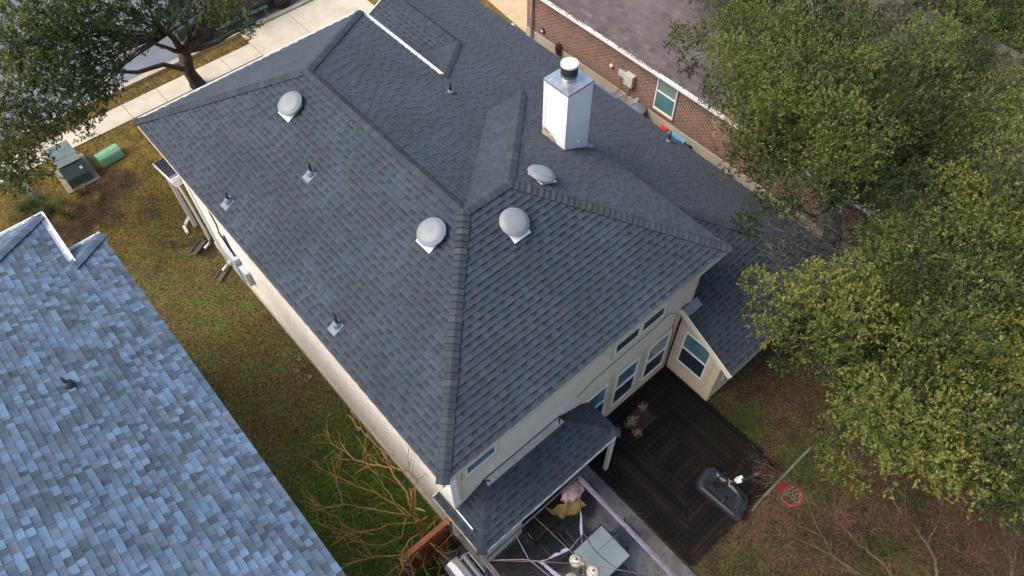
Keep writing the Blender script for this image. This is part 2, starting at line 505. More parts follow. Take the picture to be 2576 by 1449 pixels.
def shingles(mb, O, U, V, polys, pal, seed, expo=.143, wid=(.12, .19), hh=(.012, .022), edge=.2):
    O, U, V = Vector(O), Vector(U).normalized(), Vector(V).normalized(); N = U.cross(V)
    flip = N.z < 0
    if flip: N = -N
    polys = [p if area(p) > 0 else p[::-1] for p in polys]
    u0 = min(x for p in polys for x, _ in p); u1 = max(x for p in polys for x, _ in p)
    v0 = min(y for p in polys for _, y in p); v1 = max(y for p in polys for _, y in p)
    r = random.Random(seed)
    k = math.floor(v0 / expo - 1e-6)
    while k * expo < v1 - 1e-6:
        u = u0 - r.uniform(0, .2); tooth = r.random() < .5
        while u < u1:
            w = r.uniform(*wid); h = hh[1] if tooth else hh[0]; h += r.uniform(-.0012, .0012)
            col, kt, kb = pal(r, tooth)
            for p in polys:
                q = clip_rect(p, u, u + w - .002, k * expo, (k + 1) * expo)
                if len(q) < 3 or abs(area(q)) < 1e-5: continue
                n = len(q); top = []; cs = []
                for (a, b) in q:
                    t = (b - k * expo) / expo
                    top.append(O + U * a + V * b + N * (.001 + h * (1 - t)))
                    g = kb + (kt - kb) * min(1, t * 1.15)  # dark upslope: printed granule band plus painted shade below the course above
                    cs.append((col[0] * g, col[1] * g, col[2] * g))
                bot = [O + U * a + V * b - N * .006 for (a, b) in q]
                base = len(mb.v); mb.v += [tuple(x) for x in top + bot]
                idx = list(range(n))
                if flip: idx = idx[::-1]
                mb.f.append(tuple(base + i for i in idx)); mb.c.append([cs[i] for i in idx]); mb.sm.append(False)
                dk = tuple(x * edge for x in col)  # dark asphalt cut edge, coloured to deepen the shadow line under each course
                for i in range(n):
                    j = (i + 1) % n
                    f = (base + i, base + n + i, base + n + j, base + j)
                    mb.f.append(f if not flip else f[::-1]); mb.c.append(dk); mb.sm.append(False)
            u += w; tooth = not tooth if r.random() < .94 else tooth
        k += 1
    # solid deck under the courses
    for p in polys:
        pts = [O + U * a + V * b - N * .004 for a, b in p]
        n = len(pts); base = len(mb.v); mb.v += [tuple(x) for x in pts] + [tuple(x - N * .05) for x in pts]
        c = (.03, .03, .035)
        mb.f.append(tuple(range(base, base + n)) if not flip else tuple(range(base + n - 1, base - 1, -1))); mb.c.append(c); mb.sm.append(False)
        mb.f.append(tuple(range(base + 2 * n - 1, base + n - 1, -1))); mb.c.append(c); mb.sm.append(False)
        for i in range(n):
            j = (i + 1) % n
            mb.f.append((base + i, base + n + i, base + n + j, base + j)); mb.c.append(c); mb.sm.append(False)


def cap_run(a, b, n1, n2, seed, half=.135, expo=.143, cols=None, lift=0.0):
    """bent cap shingles laid from the low end a to the high end b of a hip or ridge"""
    mb = MB(); bt_ = (.008, .009, .010); a, b = Vector(a), Vector(b); d = (b - a); L = d.length; d.normalize()
    n1, n2 = Vector(n1).normalized(), Vector(n2).normalized(); up = (n1 + n2).normalized()

    def down(n):
        s = n.cross(d)
        return s if s.dot(up) < 0 else -s
    s1, s2 = down(n1), down(n2); r = random.Random(seed)
    cols = cols or [(.044, .055, .062), (.038, .048, .055), (.050, .060, .066), (.041, .047, .055)]
    k = 0
    while k * expo < L:
        t0, t1 = k * expo, min((k + 1) * expo + .05, L + .06)
        c = r.choice(cols); g = r.uniform(.88, 1.12); c = tuple(x * g for x in c)
        h0, h1 = .050 + lift + r.uniform(-.002, .002), .010 + lift
        w = half + r.uniform(-.006, .006)
        rows = []
        for t, h in ((t0, h0), (t1, h1)):
            p = a + d * t
            rows.append([p + s1 * w + n1 * h, p + s1 * w * .4 + n1 * h * 1.1, p + up * (h * 1.25 - .004), p + s2 * w * .4 + n2 * h * 1.1, p + s2 * w + n2 * h])
        low = [q - n1 * .044 if i < 2 else q - up * .046 if i == 2 else q - n2 * .044 for i, q in enumerate(rows[0])]
        lowt = [q - n1 * .014 if i < 2 else q - up * .014 if i == 2 else q - n2 * .014 for i, q in enumerate(rows[1])]
        fs = [(i, i + 1, i + 6, i + 5) for i in range(4)]
        nf = len(mb.v); mb.add(rows[0] + rows[1] + low + lowt, fs, c)
        for q_ in [(10 + i, 11 + i, i + 1, i) for i in range(4)] + [(0, 5, 15, 10), (9, 4, 14, 19)]:
            mb.f.append(tuple(nf + i for i in q_)); mb.c.append(bt_); mb.sm.append(False)
        k += 1
    return mb


def gutter(mb, a, b, out, w=.12, h=.10, strap=.6, t=.012):
    """open U trough along a-b; 'out' points away from the eave"""
    a, b = Vector(a), Vector(b); o = Vector(out).normalized(); d = (b - a).normalized(); z = Vector((0, 0, 1))
    L = (b - a).length; c = (a + b) / 2

    def piece(off, up, ho, hz): mb.obox(c + o * off + z * up, d, o, z, L / 2, ho, hz)
    piece(w / 2, -h + t / 2, w / 2, t / 2)
    piece(w - t / 2, -h / 2 + t * .5, t / 2, h / 2 - t * .5); piece(t / 2, -h / 2 + t * .5, t / 2, h / 2 - t * .5)
    piece(w + .004, -.006, .012, .010)
    for e in (a + d * t / 2, b - d * t / 2): mb.obox(e + o * (w / 2) - z * (h / 2 - t * .5), d, o, z, t / 2, w / 2 - t, h / 2 - t)
    k = strap * .5
    while k < L:
        mb.obox(a + d * k + o * (w / 2 - .01) + z * .001, d, o, z, .012, w / 2 + .02, .003); k += strap

# ------------------------------------------------------------------ dimensions of the main house
ZE, T, w, W, L, YG, XG, WR, YE = 5.4, .5275, 7.31, 8.55, 13.36, 9.24, 9.52, 13.15, -1.58
Q = math.sqrt(1 + T * T); s = w / 2
zl = ZE - T * (WR - w); zg = ZE - T * (XG - w); YR = 15.2
nL, nR, nB, nF = (-T, 0, 1), (T, 0, 1), (0, -T, 1), (0, T, 1)

house = thing('house', (6.5, 6.0, 0), 'big two-storey house with dark charcoal shingle roof, pale stone side wall and white chimney', 'house')

mb = MB()
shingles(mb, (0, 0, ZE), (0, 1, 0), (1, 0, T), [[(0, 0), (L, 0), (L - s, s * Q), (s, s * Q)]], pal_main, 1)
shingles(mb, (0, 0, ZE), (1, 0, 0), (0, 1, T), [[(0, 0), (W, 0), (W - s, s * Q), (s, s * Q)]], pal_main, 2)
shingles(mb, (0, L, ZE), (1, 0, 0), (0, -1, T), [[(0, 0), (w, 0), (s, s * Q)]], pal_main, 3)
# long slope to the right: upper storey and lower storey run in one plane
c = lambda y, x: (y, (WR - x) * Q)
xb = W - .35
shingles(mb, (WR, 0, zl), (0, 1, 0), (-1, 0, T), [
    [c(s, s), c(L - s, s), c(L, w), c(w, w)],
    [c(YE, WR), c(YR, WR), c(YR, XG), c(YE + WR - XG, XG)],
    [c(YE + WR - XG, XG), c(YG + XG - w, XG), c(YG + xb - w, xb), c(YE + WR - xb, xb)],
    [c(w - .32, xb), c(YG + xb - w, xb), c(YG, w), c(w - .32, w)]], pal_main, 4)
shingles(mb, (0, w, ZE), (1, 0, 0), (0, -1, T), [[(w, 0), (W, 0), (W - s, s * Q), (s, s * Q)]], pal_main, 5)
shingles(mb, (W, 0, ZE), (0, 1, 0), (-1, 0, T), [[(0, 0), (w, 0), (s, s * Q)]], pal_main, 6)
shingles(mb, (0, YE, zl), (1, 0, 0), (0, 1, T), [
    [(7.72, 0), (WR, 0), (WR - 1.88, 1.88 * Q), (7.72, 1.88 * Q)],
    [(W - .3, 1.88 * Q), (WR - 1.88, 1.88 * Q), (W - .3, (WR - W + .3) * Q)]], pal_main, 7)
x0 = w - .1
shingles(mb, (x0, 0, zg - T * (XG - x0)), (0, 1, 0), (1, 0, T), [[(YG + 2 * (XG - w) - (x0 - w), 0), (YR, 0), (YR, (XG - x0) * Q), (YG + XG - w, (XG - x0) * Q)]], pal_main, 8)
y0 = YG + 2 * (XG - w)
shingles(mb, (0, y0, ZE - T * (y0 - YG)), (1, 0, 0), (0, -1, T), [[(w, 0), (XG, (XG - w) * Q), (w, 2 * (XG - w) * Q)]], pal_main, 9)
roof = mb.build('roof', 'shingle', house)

A_, B_, C_, D_ = (0, 0, ZE), (0, L, ZE), (w, L, ZE), (W, 0, ZE)
zr = ZE + T * s
R1, R2, P_ = (s, s, zr), (s, L - s, zr), (W - s, s, zr)
for i, (a, b, n1, n2) in enumerate([
        (A_, R1, nL, nB), (B_, R2, nL, nF), (C_, R2, nR, nF), (D_, P_, nB, nR), ((W, w, ZE), P_, nF, nR),
        (R2, R1, nL, nR), (P_, R1, nB, nF),
        ((WR, YE, zl), (W - .3, YE + WR - W + .3, zl + T * (WR - W + .3)), nB, nR),
        ((XG, YG + XG - w, zg), (w + .05, YG + .05, ZE - T * .05), nF, nR),
        ((XG, YR, zg), (XG, YG + XG - w, zg), nL, nR)]):
    cap_run(a, b, n1, n2, 40 + i).build('ridge_cap', 'shingle_cap', roof)

# fascia boards and soffits
fb = MB()
fb.box(.002, .022, .024, L - .024, ZE - .2, ZE - .055); fb.box(.002, W - .002, .002, .022, ZE - .2, ZE - .055)
fb.box(.002, w - .002, L - .022, L - .002, ZE - .2, ZE - .055); fb.box(w - .022, w - .002, w + .03, L - .024, ZE - .2, ZE - .055)
fb.box(W - .022, W - .002, .024, w - .024, ZE - .2, ZE - .055); fb.box(w + .004, W - .002, w - .022, w - .002, ZE - .2, ZE - .055)
fb.box(.022, .32, .022, L - .022, ZE - .19, ZE - .175); fb.box(.321, W - .022, .022, .32, ZE - .19, ZE - .175)
fb.box(.321, w - .022, L - .32, L - .022, ZE - .19, ZE - .175); fb.box(W - .32, W - .022, .321, w - .022, ZE - .19, ZE - .175)
fb.box(7.74, WR - .024, YE + .002, YE + .024, zl - .19, zl - .05); fb.box(WR - .022, WR - .002, YE + .002, YR - .03, zl - .19, zl - .05)
fb.box(8.0, WR - .03, YE + .026, -1.2, zl - .185, zl - .17)
# thin drip edge seen as a pale line along the left and back eaves
fb.box(-.012, .0, .0, L, ZE - .05, ZE - .012); fb.box(.0, W, -.012, .0, ZE - .05, ZE - .012)
fb.build('fascia', 'cream_trim', roof)
# rake boards
rk = MB()
a, b = Vector((7.705, YE - .02, zl - .03)), Vector((7.705, .29, zl + T * (.29 - YE) - .03))
rk.bar(a, b, .03, .17, up=(0, 0, 1))
rk.build('rake_board', 'cream', roof)
rk = MB()
for xa, xe, za, ze in ((x0, XG, zg - T * (XG - x0), zg), (WR, XG, zl, zg)):
    rk.bar((xa, YR + .016, za - .06), (xe, YR + .016, ze - .06), .03, .15)
rk.build('rake_board', 'white_paint', roof)

# gutters
for a, b, o in (((.0, L + .002, ZE - .03), (w + .12, L + .002, ZE - .03), (0, 1, 0)), ((w + .002, L, ZE - .03), (w + .002, YG + .12, ZE - .03), (1, 0, 0))):
    g = MB(); gutter(g, a, b, o); g.build('gutter', 'gutter', house)

# walls
def wall(name, x0, x1, y0, y1, z0, z1, m): return MB().box(x0, x1, y0, y1, z0, z1).build(name, m, house)


wall('stone_wall', .30, .48, .302, 13.05, .28, ZE - .195, 'stone')
wall('foundation', .24, .50, .30, 13.06, -.1, .278, 'foundation')
wall('front_wall', .482, w - .3, 12.9, 13.06, 0, ZE - .195, 'cream')
wall('side_wall', w - .46, w - .3, YG - 2.5, 12.898, 1.5, ZE - .195, 'cream')
wall('side_wall', W - .46, W - .3, .47, w - .3, 0, ZE - .195, 'cream')
wall('side_wall', WR - .46, WR - .3, -1.2, 14.9, 0, zl - .05, 'brick')
wall('garage_wall', w - .1, WR - .462, 14.74, 14.9, 0, 2.3, 'stone')
g = MB(); g.slab([(w - .06, 14.72, 2.302), (WR - .4, 14.72, 2.302), (XG, 14.72, zg - .12), (w - .06, 14.72, zg - T * (XG - w + .06) - .1)], (0, .16, 0)); g.build('gable_wall', 'cream', house)


def lap_wall(p0, u, n, width, z0, z1, m, name, parent, expo=.17, thick=.16, holes=()):
    """lapped boards: every board leans out at its lower edge"""
    mb = MB(); p0 = Vector(p0); u = Vector(u).normalized(); n = Vector(n).normalized(); zv = Vector((0, 0, 1)); z = z0
    while z < z1 - 1e-6:
        ze = min(z + expo, z1)
        a = p0 + zv * z; b = p0 + zv * ze
        mb.hexa([a - n * thick, a + u * width - n * thick, a + u * width + n * .014, a + n * .014, b - n * thick, b + u * width - n * thick, b + u * width, b])
        z = ze
    return mb.build(name, m, parent)


lap_wall((.482, .30, 0), (1, 0, 0), (0, -1, 0), W - .95, 2.72, ZE - .195, 'cream', 'back_wall', house)
lap_wall((.482, .302, 0), (1, 0, 0), (0, -1, 0), 7.35, 0, 2.72, 'tan', 'back_wall', house)
lap_wall((7.93, .28, 0), (0, -1, 0), (-1, 0, 0), 1.45, 0, 2.40, 'tan', 'side_wall', house, .16)
MB().slab([(7.932, .28, 2.40), (7.932, -1.17, 2.40), (7.932, -1.17, zl + T * (-1.17 - YE) - .07), (7.932, .28, zl + T * (.28 - YE) - .07)], (.1, 0, 0)).build('side_wall', 'tan', house)
lap_wall((7.935, -1.2, 0), (1, 0, 0), (0, -1, 0), WR - 8.25, 0, zl - .19, 'tan', 'back_wall', house, .16)
cb = MB()
cb.box(.46, .58, .262, .289, 3.0, ZE - .2)
cb.build('corner_trim', 'cream_trim', house); cb = MB()
cb.box(7.99, 8.11, .262, .289, 3.3, ZE - .2)
cb.build('corner_trim', 'cream_trim', house); cb = MB()
cb.box(7.895, 7.935, -1.235, -1.10, .0, zl); cb.box(7.937, 8.07, -1.24, -1.205, 0, zl - .2)
cb.build('corner_trim', 'cream_trim', house)


def window(parent, p, u, n, wd, ht, trim=.1, upper='pane', lower='screen', m_trim='cream_trim', split=True, sill=False, frame=.045):
    p, u, n = Vector(p), Vector(u).normalized(), Vector(n).normalized(); z = Vector((0, 0, 1))

    def bx(mb, a0, a1, b0, b1, d0, d1):
        q = [p + u * a + z * b + n * d for d in (d0, d1) for a, b in ((a0, b0), (a1, b0), (a1, b1), (a0, b1))]
        mb.hexa(q)
    tr = MB()
    if trim:
        bx(tr, -trim, -.001, -trim, ht + trim, .0, .026); bx(tr, wd + .001, wd + trim, -trim, ht + trim, .0, .026)
        bx(tr, 0, wd, ht + .001, ht + trim, .0, .026); bx(tr, 0, wd, -trim, -.001, .0, .03)
    else: bx(tr, 0, wd, -.06, -.001, 0, .05)
    win = tr.build('window', m_trim, parent)
    fr = MB(); f = frame
    bx(fr, 0, f, 0, ht, .0, .045); bx(fr, wd - f, wd, 0, ht, .0, .045); bx(fr, f, wd - f, 0, f, .0, .045); bx(fr, f, wd - f, ht - f, ht, .0, .045)
    if split: bx(fr, f, wd - f, ht * .5 - f * .45, ht * .5 + f * .45, .0, .04)
    fr.build('frame', 'frame_white', win)
    pn = MB(); bx(pn, f, wd - f, (ht * .5 + f * .45) if split else f, ht - f, .0, .012); pn.build('pane', upper, win)
    if split:
        pn = MB(); bx(pn, f, wd - f, f, ht * .5 - f * .45, .0, .02); pn.build('pane', lower, win)
    return win


yb = .29
for x, wd in ((4.40, .78), (5.50, .84), (6.70, .86)): window(house, (x, yb, .72), (1, 0, 0), (0, -1, 0), wd, 1.80, .11, 'pane_pale' if x > 6.5 else 'pane')
window(house, (5.14, yb, 3.93), (1, 0, 0), (0, -1, 0), .88, .95, .09, 'screen', 'screen')
window(house, (6.05, yb, 3.93), (1, 0, 0), (0, -1, 0), .84, .95, .09, 'screen', 'screen')
window(house, (.69, yb, 4.05), (1, 0, 0), (0, -1, 0), .84, .85, .09, 'screen', 'pane')
window(house, (7.918, .02, .86), (0, -1, 0), (-1, 0, 0), .88, 1.52, .15, 'pane', 'screen')
window(house, (8.30, -1.212, .86), (1, 0, 0), (0, -1, 0), .9, 1.1, .08, 'pane', 'screen')

# back porch roof, its walls and beam
PE, PY, PX0, PX1 = 2.45, -.82, .12, 4.48
pd_ = .28 - PY
mb = MB()
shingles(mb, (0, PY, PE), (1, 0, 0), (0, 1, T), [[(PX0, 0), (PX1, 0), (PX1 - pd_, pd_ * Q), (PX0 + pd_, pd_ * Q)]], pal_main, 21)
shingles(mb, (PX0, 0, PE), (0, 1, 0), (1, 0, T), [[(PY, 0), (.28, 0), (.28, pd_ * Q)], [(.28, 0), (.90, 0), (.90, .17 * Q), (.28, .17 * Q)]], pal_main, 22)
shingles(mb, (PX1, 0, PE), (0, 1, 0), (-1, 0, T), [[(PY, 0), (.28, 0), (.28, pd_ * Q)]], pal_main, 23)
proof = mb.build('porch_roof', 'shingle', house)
cap_run((PX0, PY, PE), (PX0 + pd_, .28, PE + T * pd_), nL, nB, 61, .12, lift=-.018).build('ridge_cap', 'shingle_cap', proof)
cap_run((PX1, PY, PE), (PX1 - pd_, .28, PE + T * pd_), nB, nR, 62, .12, lift=-.018).build('ridge_cap', 'shingle_cap', proof)
f = MB()
f.slab([(PX0 + pd_ - .05, .262, PE + T * (pd_ - .02) + .012), (PX1 - pd_ + .05, .262, PE + T * (pd_ - .02) + .012), (PX1 - pd_ + .1, .262 - .15, PE + T * (pd_ - .17) + .03), (PX0 + pd_ - .1, .262 - .15, PE + T * (pd_ - .17) + .03)], (0, 0, .008))
f.build('flashing', 'flash_dull', proof)
f = MB(); f.box(PX0 - .012, PX0, PY, .9, PE - .12, PE - .008); f.box(PX0, PX1, PY - .016, PY - .002, PE - .07, PE - .006); f.box(PX1, PX1 + .012, PY, .26, PE - .1, PE - .006)
f.box(PX0, .30, .902, .922, PE - .10, PE + .05)
f.bar((.31, .27, PE + .17), (.31, -.30, PE + .15), .03, .07)
f.build('fascia', 'white_paint', proof)
f = MB(); f.box(1.62, 4.40, -.80, -.70, PE - .30, PE - .08); f.box(4.30, 4.40, -.80, -.70, .15, PE - .3); f.build('porch_beam', 'cream', house)
f = MB(); f.box(.40, 1.58, -.52, -.40, .02, PE - .1); f.box(.40, .52, -.398, .28, .02, PE - .1); f.box(1.46, 1.58, -.398, .28, .02, PE - .1)
for i in range(6): f.box(.42 + i * .2, .45 + i * .2, -.538, -.521, .02, PE - .12)
f.build('porch_wall', 'cream', house)
f = MB(); f.box(.24, .44, -.56, .298, -.1, .27); f.build('foundation', 'foundation', house)

# little front porch roof peeping out behind the far left corner
mb = MB()
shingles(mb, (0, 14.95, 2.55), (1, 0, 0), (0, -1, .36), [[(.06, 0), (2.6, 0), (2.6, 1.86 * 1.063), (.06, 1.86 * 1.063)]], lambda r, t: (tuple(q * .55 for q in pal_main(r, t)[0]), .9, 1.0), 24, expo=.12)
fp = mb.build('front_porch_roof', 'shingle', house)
f = MB(); f.bar((.045, 14.97, 2.50), (.045, 13.08, 2.50 + 1.89 * .36), .03, .14); f.box(.03, 2.6, 14.955, 14.985, 2.42, 2.53)
f.box(.06, .5, 13.075, 13.10, 3.0, 3.35); f.box(.1, .22, 14.3, 14.42, 0, 2.6); f.build('fascia', 'white_paint', fp)
f = MB(); f.slab([(.05, 13.5, 3.085), (.32, 13.5, 3.085), (.32, 13.1, 3.225), (.05, 13.1, 3.225)], (0, 0, .012)); f.build('flashing', 'flash', fp)

# downspouts on the stone wall
for y in (13.25, 12.05):
    f = MB()
    f.tube([(.19, y + .3, 3.0) if y > 13 else (.22, y, 4.9), (.20, y + .05, 2.4), (.20, y, .32), (.12, y - .02, .16), (-.08, y - .06, .10)], .045, 8)
    f.build('downspout', 'gutter', house)

# meters and panels on the stone wall
f = MB(); f.box(.14, .298, 9.95, 10.35, 1.15, 1.75); f.build('meter_panel', 'elec', house, bevel=.01)
f = MB(); f.box(.12, .298, 10.45, 11.15, .85, 1.95); f.lathe([(.09, 0), (.09, .07), (.06, .1)], (.12, 10.95, 1.4), 16, (-1, 0, 0)); f.build('meter_panel', 'elec', house, bevel=.012)
f = MB(); f.tube([(.25, 10.8, 1.95), (.26, 11.3, 2.35), (.27, 11.1, 2.9), (.27, 11.2, 4.9)], .022, 6); f.tube([(.24, 10.6, 1.95), (.25, 10.75, 2.3), (.27, 10.9, 2.6)], .03, 6); f.build('service_cable', 'black', house)
f = MB(); f.box(.22, .298, 8.9, 9.05, 3.9, 4.05); f.box(.2, .298, 8.75, 8.88, 3.95, 4.15); f.build('floodlight', 'black', house)
f = MB(); f.tube([(.27, 11.3, .2), (.27, 11.3, 1.2), (.24, 10.8, 1.3)], .025, 6); f.build('conduit', 'grey_metal', house)
# loose cable on the back wall
f = MB(); f.tube([(4.0, .25, 3.35), (4.6, .25, 3.55), (5.6, .25, 3.6), (6.6, .25, 3.62), (7.1, .25, 3.75), (7.4, .24, 3.5), (7.55, .23, 3.3), (7.45, .23, 2.9), (7.6, .22, 2.2), (7.62, .22, 1.4), (7.55, .2, .5), (7.3, .1, .15)], .008, 5)
f.tube([(7.75, .22, 3.6), (7.72, .22, 2.6), (7.7, .2, 1.6), (7.66, .15, .6), (7.5, -.1, .14), (7.1, -.25, .14)], .008, 5); f.build('loose_cable', 'black', house)

# chimney
chim = MB().box(7.46, 8.24, 4.50, 5.28, 4.0, 7.60).build('chimney', 'chimney_paint', house)
for p0, u, n in (((7.455, 5.285, 0), (0, -1, 0), (-1, 0, 0)), ((7.455, 4.495, 0), (1, 0, 0), (0, -1, 0))):
    lap_wall(p0, u, n, .79, 5.5, 7.62, 'chimney_paint', 'siding', chim, .155, .003)
f = MB()
for (x, y) in ((7.44, 4.48), (7.44, 5.21), (8.17, 4.48), (8.17, 5.21)): f.box(x, x + .09, y, y + .09, 5.4, 7.66)
f.build('corner_board', 'chimney_paint', chim)
f = MB(); f.box(7.43, 8.27, 4.47, 5.31, 7.66, 7.70); f.add([(7.43, 4.47, 7.702), (8.27, 4.47, 7.702), (8.27, 5.31, 7.702), (7.43, 5.31, 7.702), (7.85, 4.89, 7.735)], [(0, 1, 4), (1, 2, 4), (2, 3, 4), (3, 0, 4)]); f.build('chimney_cap', 'galv', chim)
f = MB(); f.lathe([(.17, 0), (.17, .08), (.20, .085), (.20, .11)], (7.85, 4.89, 7.72), 28); f.build('flue', 'galv', chim)
f = MB(); N = 40
f.lathe([(.20, .10), (.20, .17), (.165, .175), (.165, .40)], (7.85, 4.89, 7.72), 28)
for k in range(N):
    t_ = 2 * math.pi * k / N; f.obox((7.85 + .188 * math.cos(t_), 4.89 + .188 * math.sin(t_), 7.72 + .285), (math.cos(t_), math.sin(t_), 0), (-math.sin(t_), math.cos(t_), 0), (0, 0, 1), .016, .006, .115)
f.build('cowl', 'galv_dark', chim)
f = MB(); f.lathe([(.215, .40), (.215, .44), (.205, .45), (.0, .452)], (7.85, 4.89, 7.72), 32, smooth=False); f.build('cowl_lid', mat('cowl_lid_metal', (.62, .62, .60), .45, .06, 5, metal=.2), chim)
f = MB(); f.slab([(7.438, 5.29, 5.98), (7.438, 5.29, 6.28), (7.438, 4.99, 6.22), (7.438, 4.80, 6.05), (7.438, 4.62, 5.85), (7.438, 4.62, 5.6)], (-.012, 0, 0)); f.build('weathered_flashing', mat('weathered_board', (.36, .29, .20), .85, .3, 5, .2, 40, spots=[((.7, .68, .64), 9, .6, .66, .9)]), chim)
f = MB(); f.obox((7.92, 4.47, 5.92), (1, 0, .25), (0, 1, 0), (-.25, 0, 1), .045, .012, .08); f.build('patch', 'white_paint', chim)
f = MB(); f.slab([(8.25, 4.40, 5.582), (8.50, 4.40, 5.45), (8.50, 5.3, 5.45), (8.25, 5.3, 5.582)], (0, 0, .02)); f.build('apron_flashing', 'flash', chim)


def plane_z(kind, x, y):
    return {'L': ZE + T * x, 'B': ZE + T * y, 'R': ZE - T * (x - w), 'E': ZE + T * (W - x)}[kind]


def on_plane(kind, vx, vy):
    n = {'L': nL, 'B': nB, 'R': nR, 'E': nR}[kind]; cc = {'L': ZE, 'B': ZE, 'R': ZE + T * w, 'E': ZE + T * W}[kind]
    d = CR * ((vx - 1288) / CAM[6]) + CU * ((724.5 - vy) / CAM[6]) + CF; n = Vector(n)
    return CP + d * ((cc - n.dot(CP)) / n.dot(d)), n.normalized()


# domed roof vents
for kind, vx, vy in (('L', 738, 268), ('L', 1092, 590), ('B', 1290, 565), ('E', 1358, 450)):
    p, n = on_plane(kind, vx, vy); up = Vector((0, 0, 1)); ax = (n * .8 + up * .2).normalized()
    dn = (up - n * up.dot(n)).normalized(); sd_ = n.cross(dn)
    v = MB(); v.obox(p + n * .022 - dn * .09, sd_, dn, n, .23, .27, .006)
    vent = v.build('roof_vent', 'white_paint', house)
    v = MB(); v.lathe([(.19, 0), (.19, .15)], p + n * .025, 24, ax); v.build('vent_collar', 'galv', vent)
    v = MB(); v.lathe([(.24, .10), (.325, .105), (.335, .12), (.33, .135), (.295, .142), (.275, .165), (.24, .185), (.15, .20), (.0, .207)], p + n * .025, 40, ax); v.build('vent_dome', 'vent_grey', vent)
# plumbing vents
for kind, vx, vy, h in (('L', 784, 437, .38), ('L', 577, 507, .34), ('L', 850, 818, .46), ('R', 1134, 234, .42), ('R', 1682, 357, .42)):
    p, n = on_plane(kind, vx, vy); up = Vector((0, 0, 1)); dn = (up - n * up.dot(n)).normalized(); sd_ = n.cross(dn)
    v = MB()
    if kind == 'L': v.obox(p + n * .02 - dn * .06, sd_, dn, n, .13, .16, .005)
    v.lathe([(.105, .0), (.10, .03), (.06, .09), (.045, .11)], p + n * .016, 20, n)
    pv = v.build('plumbing_vent', 'flash', house)
    v = MB(); v.lathe([(.04, 0), (.04, h), (.028, h), (.028, h - .12)], p, 14, up); v.build('vent_pipe', 'pipe_dark', pv)
# bright metal strip along the lower right eave
f = MB(); a, b = at(1500, 190, z=zl + .03), at(1556, 247, z=zl + .03); f.obox(((WR - .04), (a.y + b.y) / 2, zl + .05), (0, 1, 0), (1, 0, -T), (T, 0, 1), abs(a.y - b.y) / 2, .09, .006); f.build('eave_flashing', 'flash', roof)
# box flashing at the head of the lower back roof
f = MB(); f.slab([(7.72, .255, 3.34), (8.28, .255, 3.34), (8.28, .03, 3.225), (7.72, .03, 3.225)], (0, 0, .02)); f.build('flashing', 'grey_metal', roof)

# ------------------------------------------------------------------ setting
E_ = 120
g = MB(); g.add([(-E_, -E_, 0), (E_, -E_, 0), (E_, E_, 0), (-E_, E_, 0)], [(0, 1, 2, 3)])
tag(g.build('ground', 'ground'), kind='structure')
g = MB(); g.box(-E_, E_, 22.88, 31.5, -.1, .006); tag(g.build('street', 'asphalt'), kind='structure')
g = MB(); g.box(-E_, E_, 22.46, 22.62, -.1, .13); g.box(-E_, E_, 22.62, 22.885, -.1, .012); tag(g.build('kerb', 'kerb'), kind='structure')
sw = MB(); x = 6.44 - 1.385 * 14
while x < 6.4: sw.box(x + .008, x + 1.385 - .008, 20.66, 21.68, -.1, .05); x += 1.385
tag(sw.build('sidewalk', 'pavement', bevel=.008), kind='structure')
dv = MB(); x0_ = 6.455
dv.prism([(x0_, 15.0), (x0_ + 2.2, 15.0), (x0_ + 2.2, 22.44), (x0_, 22.44)], -.1, .045); dv.prism([(x0_ + 2.22, 15.0), (11.75, 15.0), (11.75, 22.44), (x0_ + 2.22, 22.44)], -.1, .045)
tag(dv.build('driveway', 'pavement', bevel=.008), kind='structure')
dv = MB(); dv.prism([(15.35, 14.7), (22, 14.7), (22, 22.4), (16.2, 22.4)], -.1, .04)
tag(dv.build('far_driveway', mat('warm_concrete', (.50, .37, .22), .8, .08, 2, .05, 60)), kind='structure')
pt = MB(); pt.prism([(-.9, -6.5), (4.10, -6.5), (4.10, -3.46), (4.11, .29), (.0, .29), (.0, -.25), (-.9, -.25)], -.1, .06); tag(pt.build('patio', 'patio', bevel=.01), kind='structure')

# ------------------------------------------------------------------ house with the blue roof on the left
BX, BY, BT = -2.31, 10.22, .44
BQ = math.sqrt(1 + BT * BT)
x2 = -3.2; z2 = ZE + BT * (BX - x2); y2 = BY + (BX - x2) * -1 + (BX - x2) * 1 + 1.08   # step in the eave
blue = thing('house', (-6, 4, 0), 'neighbouring house with the blue mottled shingle roof and stepped white gutter', 'house')
mb = MB()
bw = 6.2; YB = -7.0
cc = lambda y, x: (y, (BX - x) * BQ)
xr = BX - bw
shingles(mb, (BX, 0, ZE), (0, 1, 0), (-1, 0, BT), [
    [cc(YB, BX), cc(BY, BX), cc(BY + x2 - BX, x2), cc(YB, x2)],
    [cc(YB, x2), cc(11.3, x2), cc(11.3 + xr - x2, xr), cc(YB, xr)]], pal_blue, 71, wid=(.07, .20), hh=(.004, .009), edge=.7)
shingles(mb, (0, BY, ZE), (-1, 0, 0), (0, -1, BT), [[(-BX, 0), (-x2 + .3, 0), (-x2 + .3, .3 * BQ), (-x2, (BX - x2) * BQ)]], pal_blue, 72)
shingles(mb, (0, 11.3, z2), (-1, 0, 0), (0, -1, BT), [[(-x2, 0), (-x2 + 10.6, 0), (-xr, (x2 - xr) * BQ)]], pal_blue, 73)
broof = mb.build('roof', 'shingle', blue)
bl = [(.078, .108, .148), (.088, .12, .162), (.074, .102, .14)]
nbR, nbF = (BT, 0, 1), (0, BT, 1)
cap_run((BX, BY, ZE), (x2 + .02, BY + x2 - BX + .02, z2), nbR, nbF, 81, .15, .143, bl).build('ridge_cap', 'shingle_cap', broof)
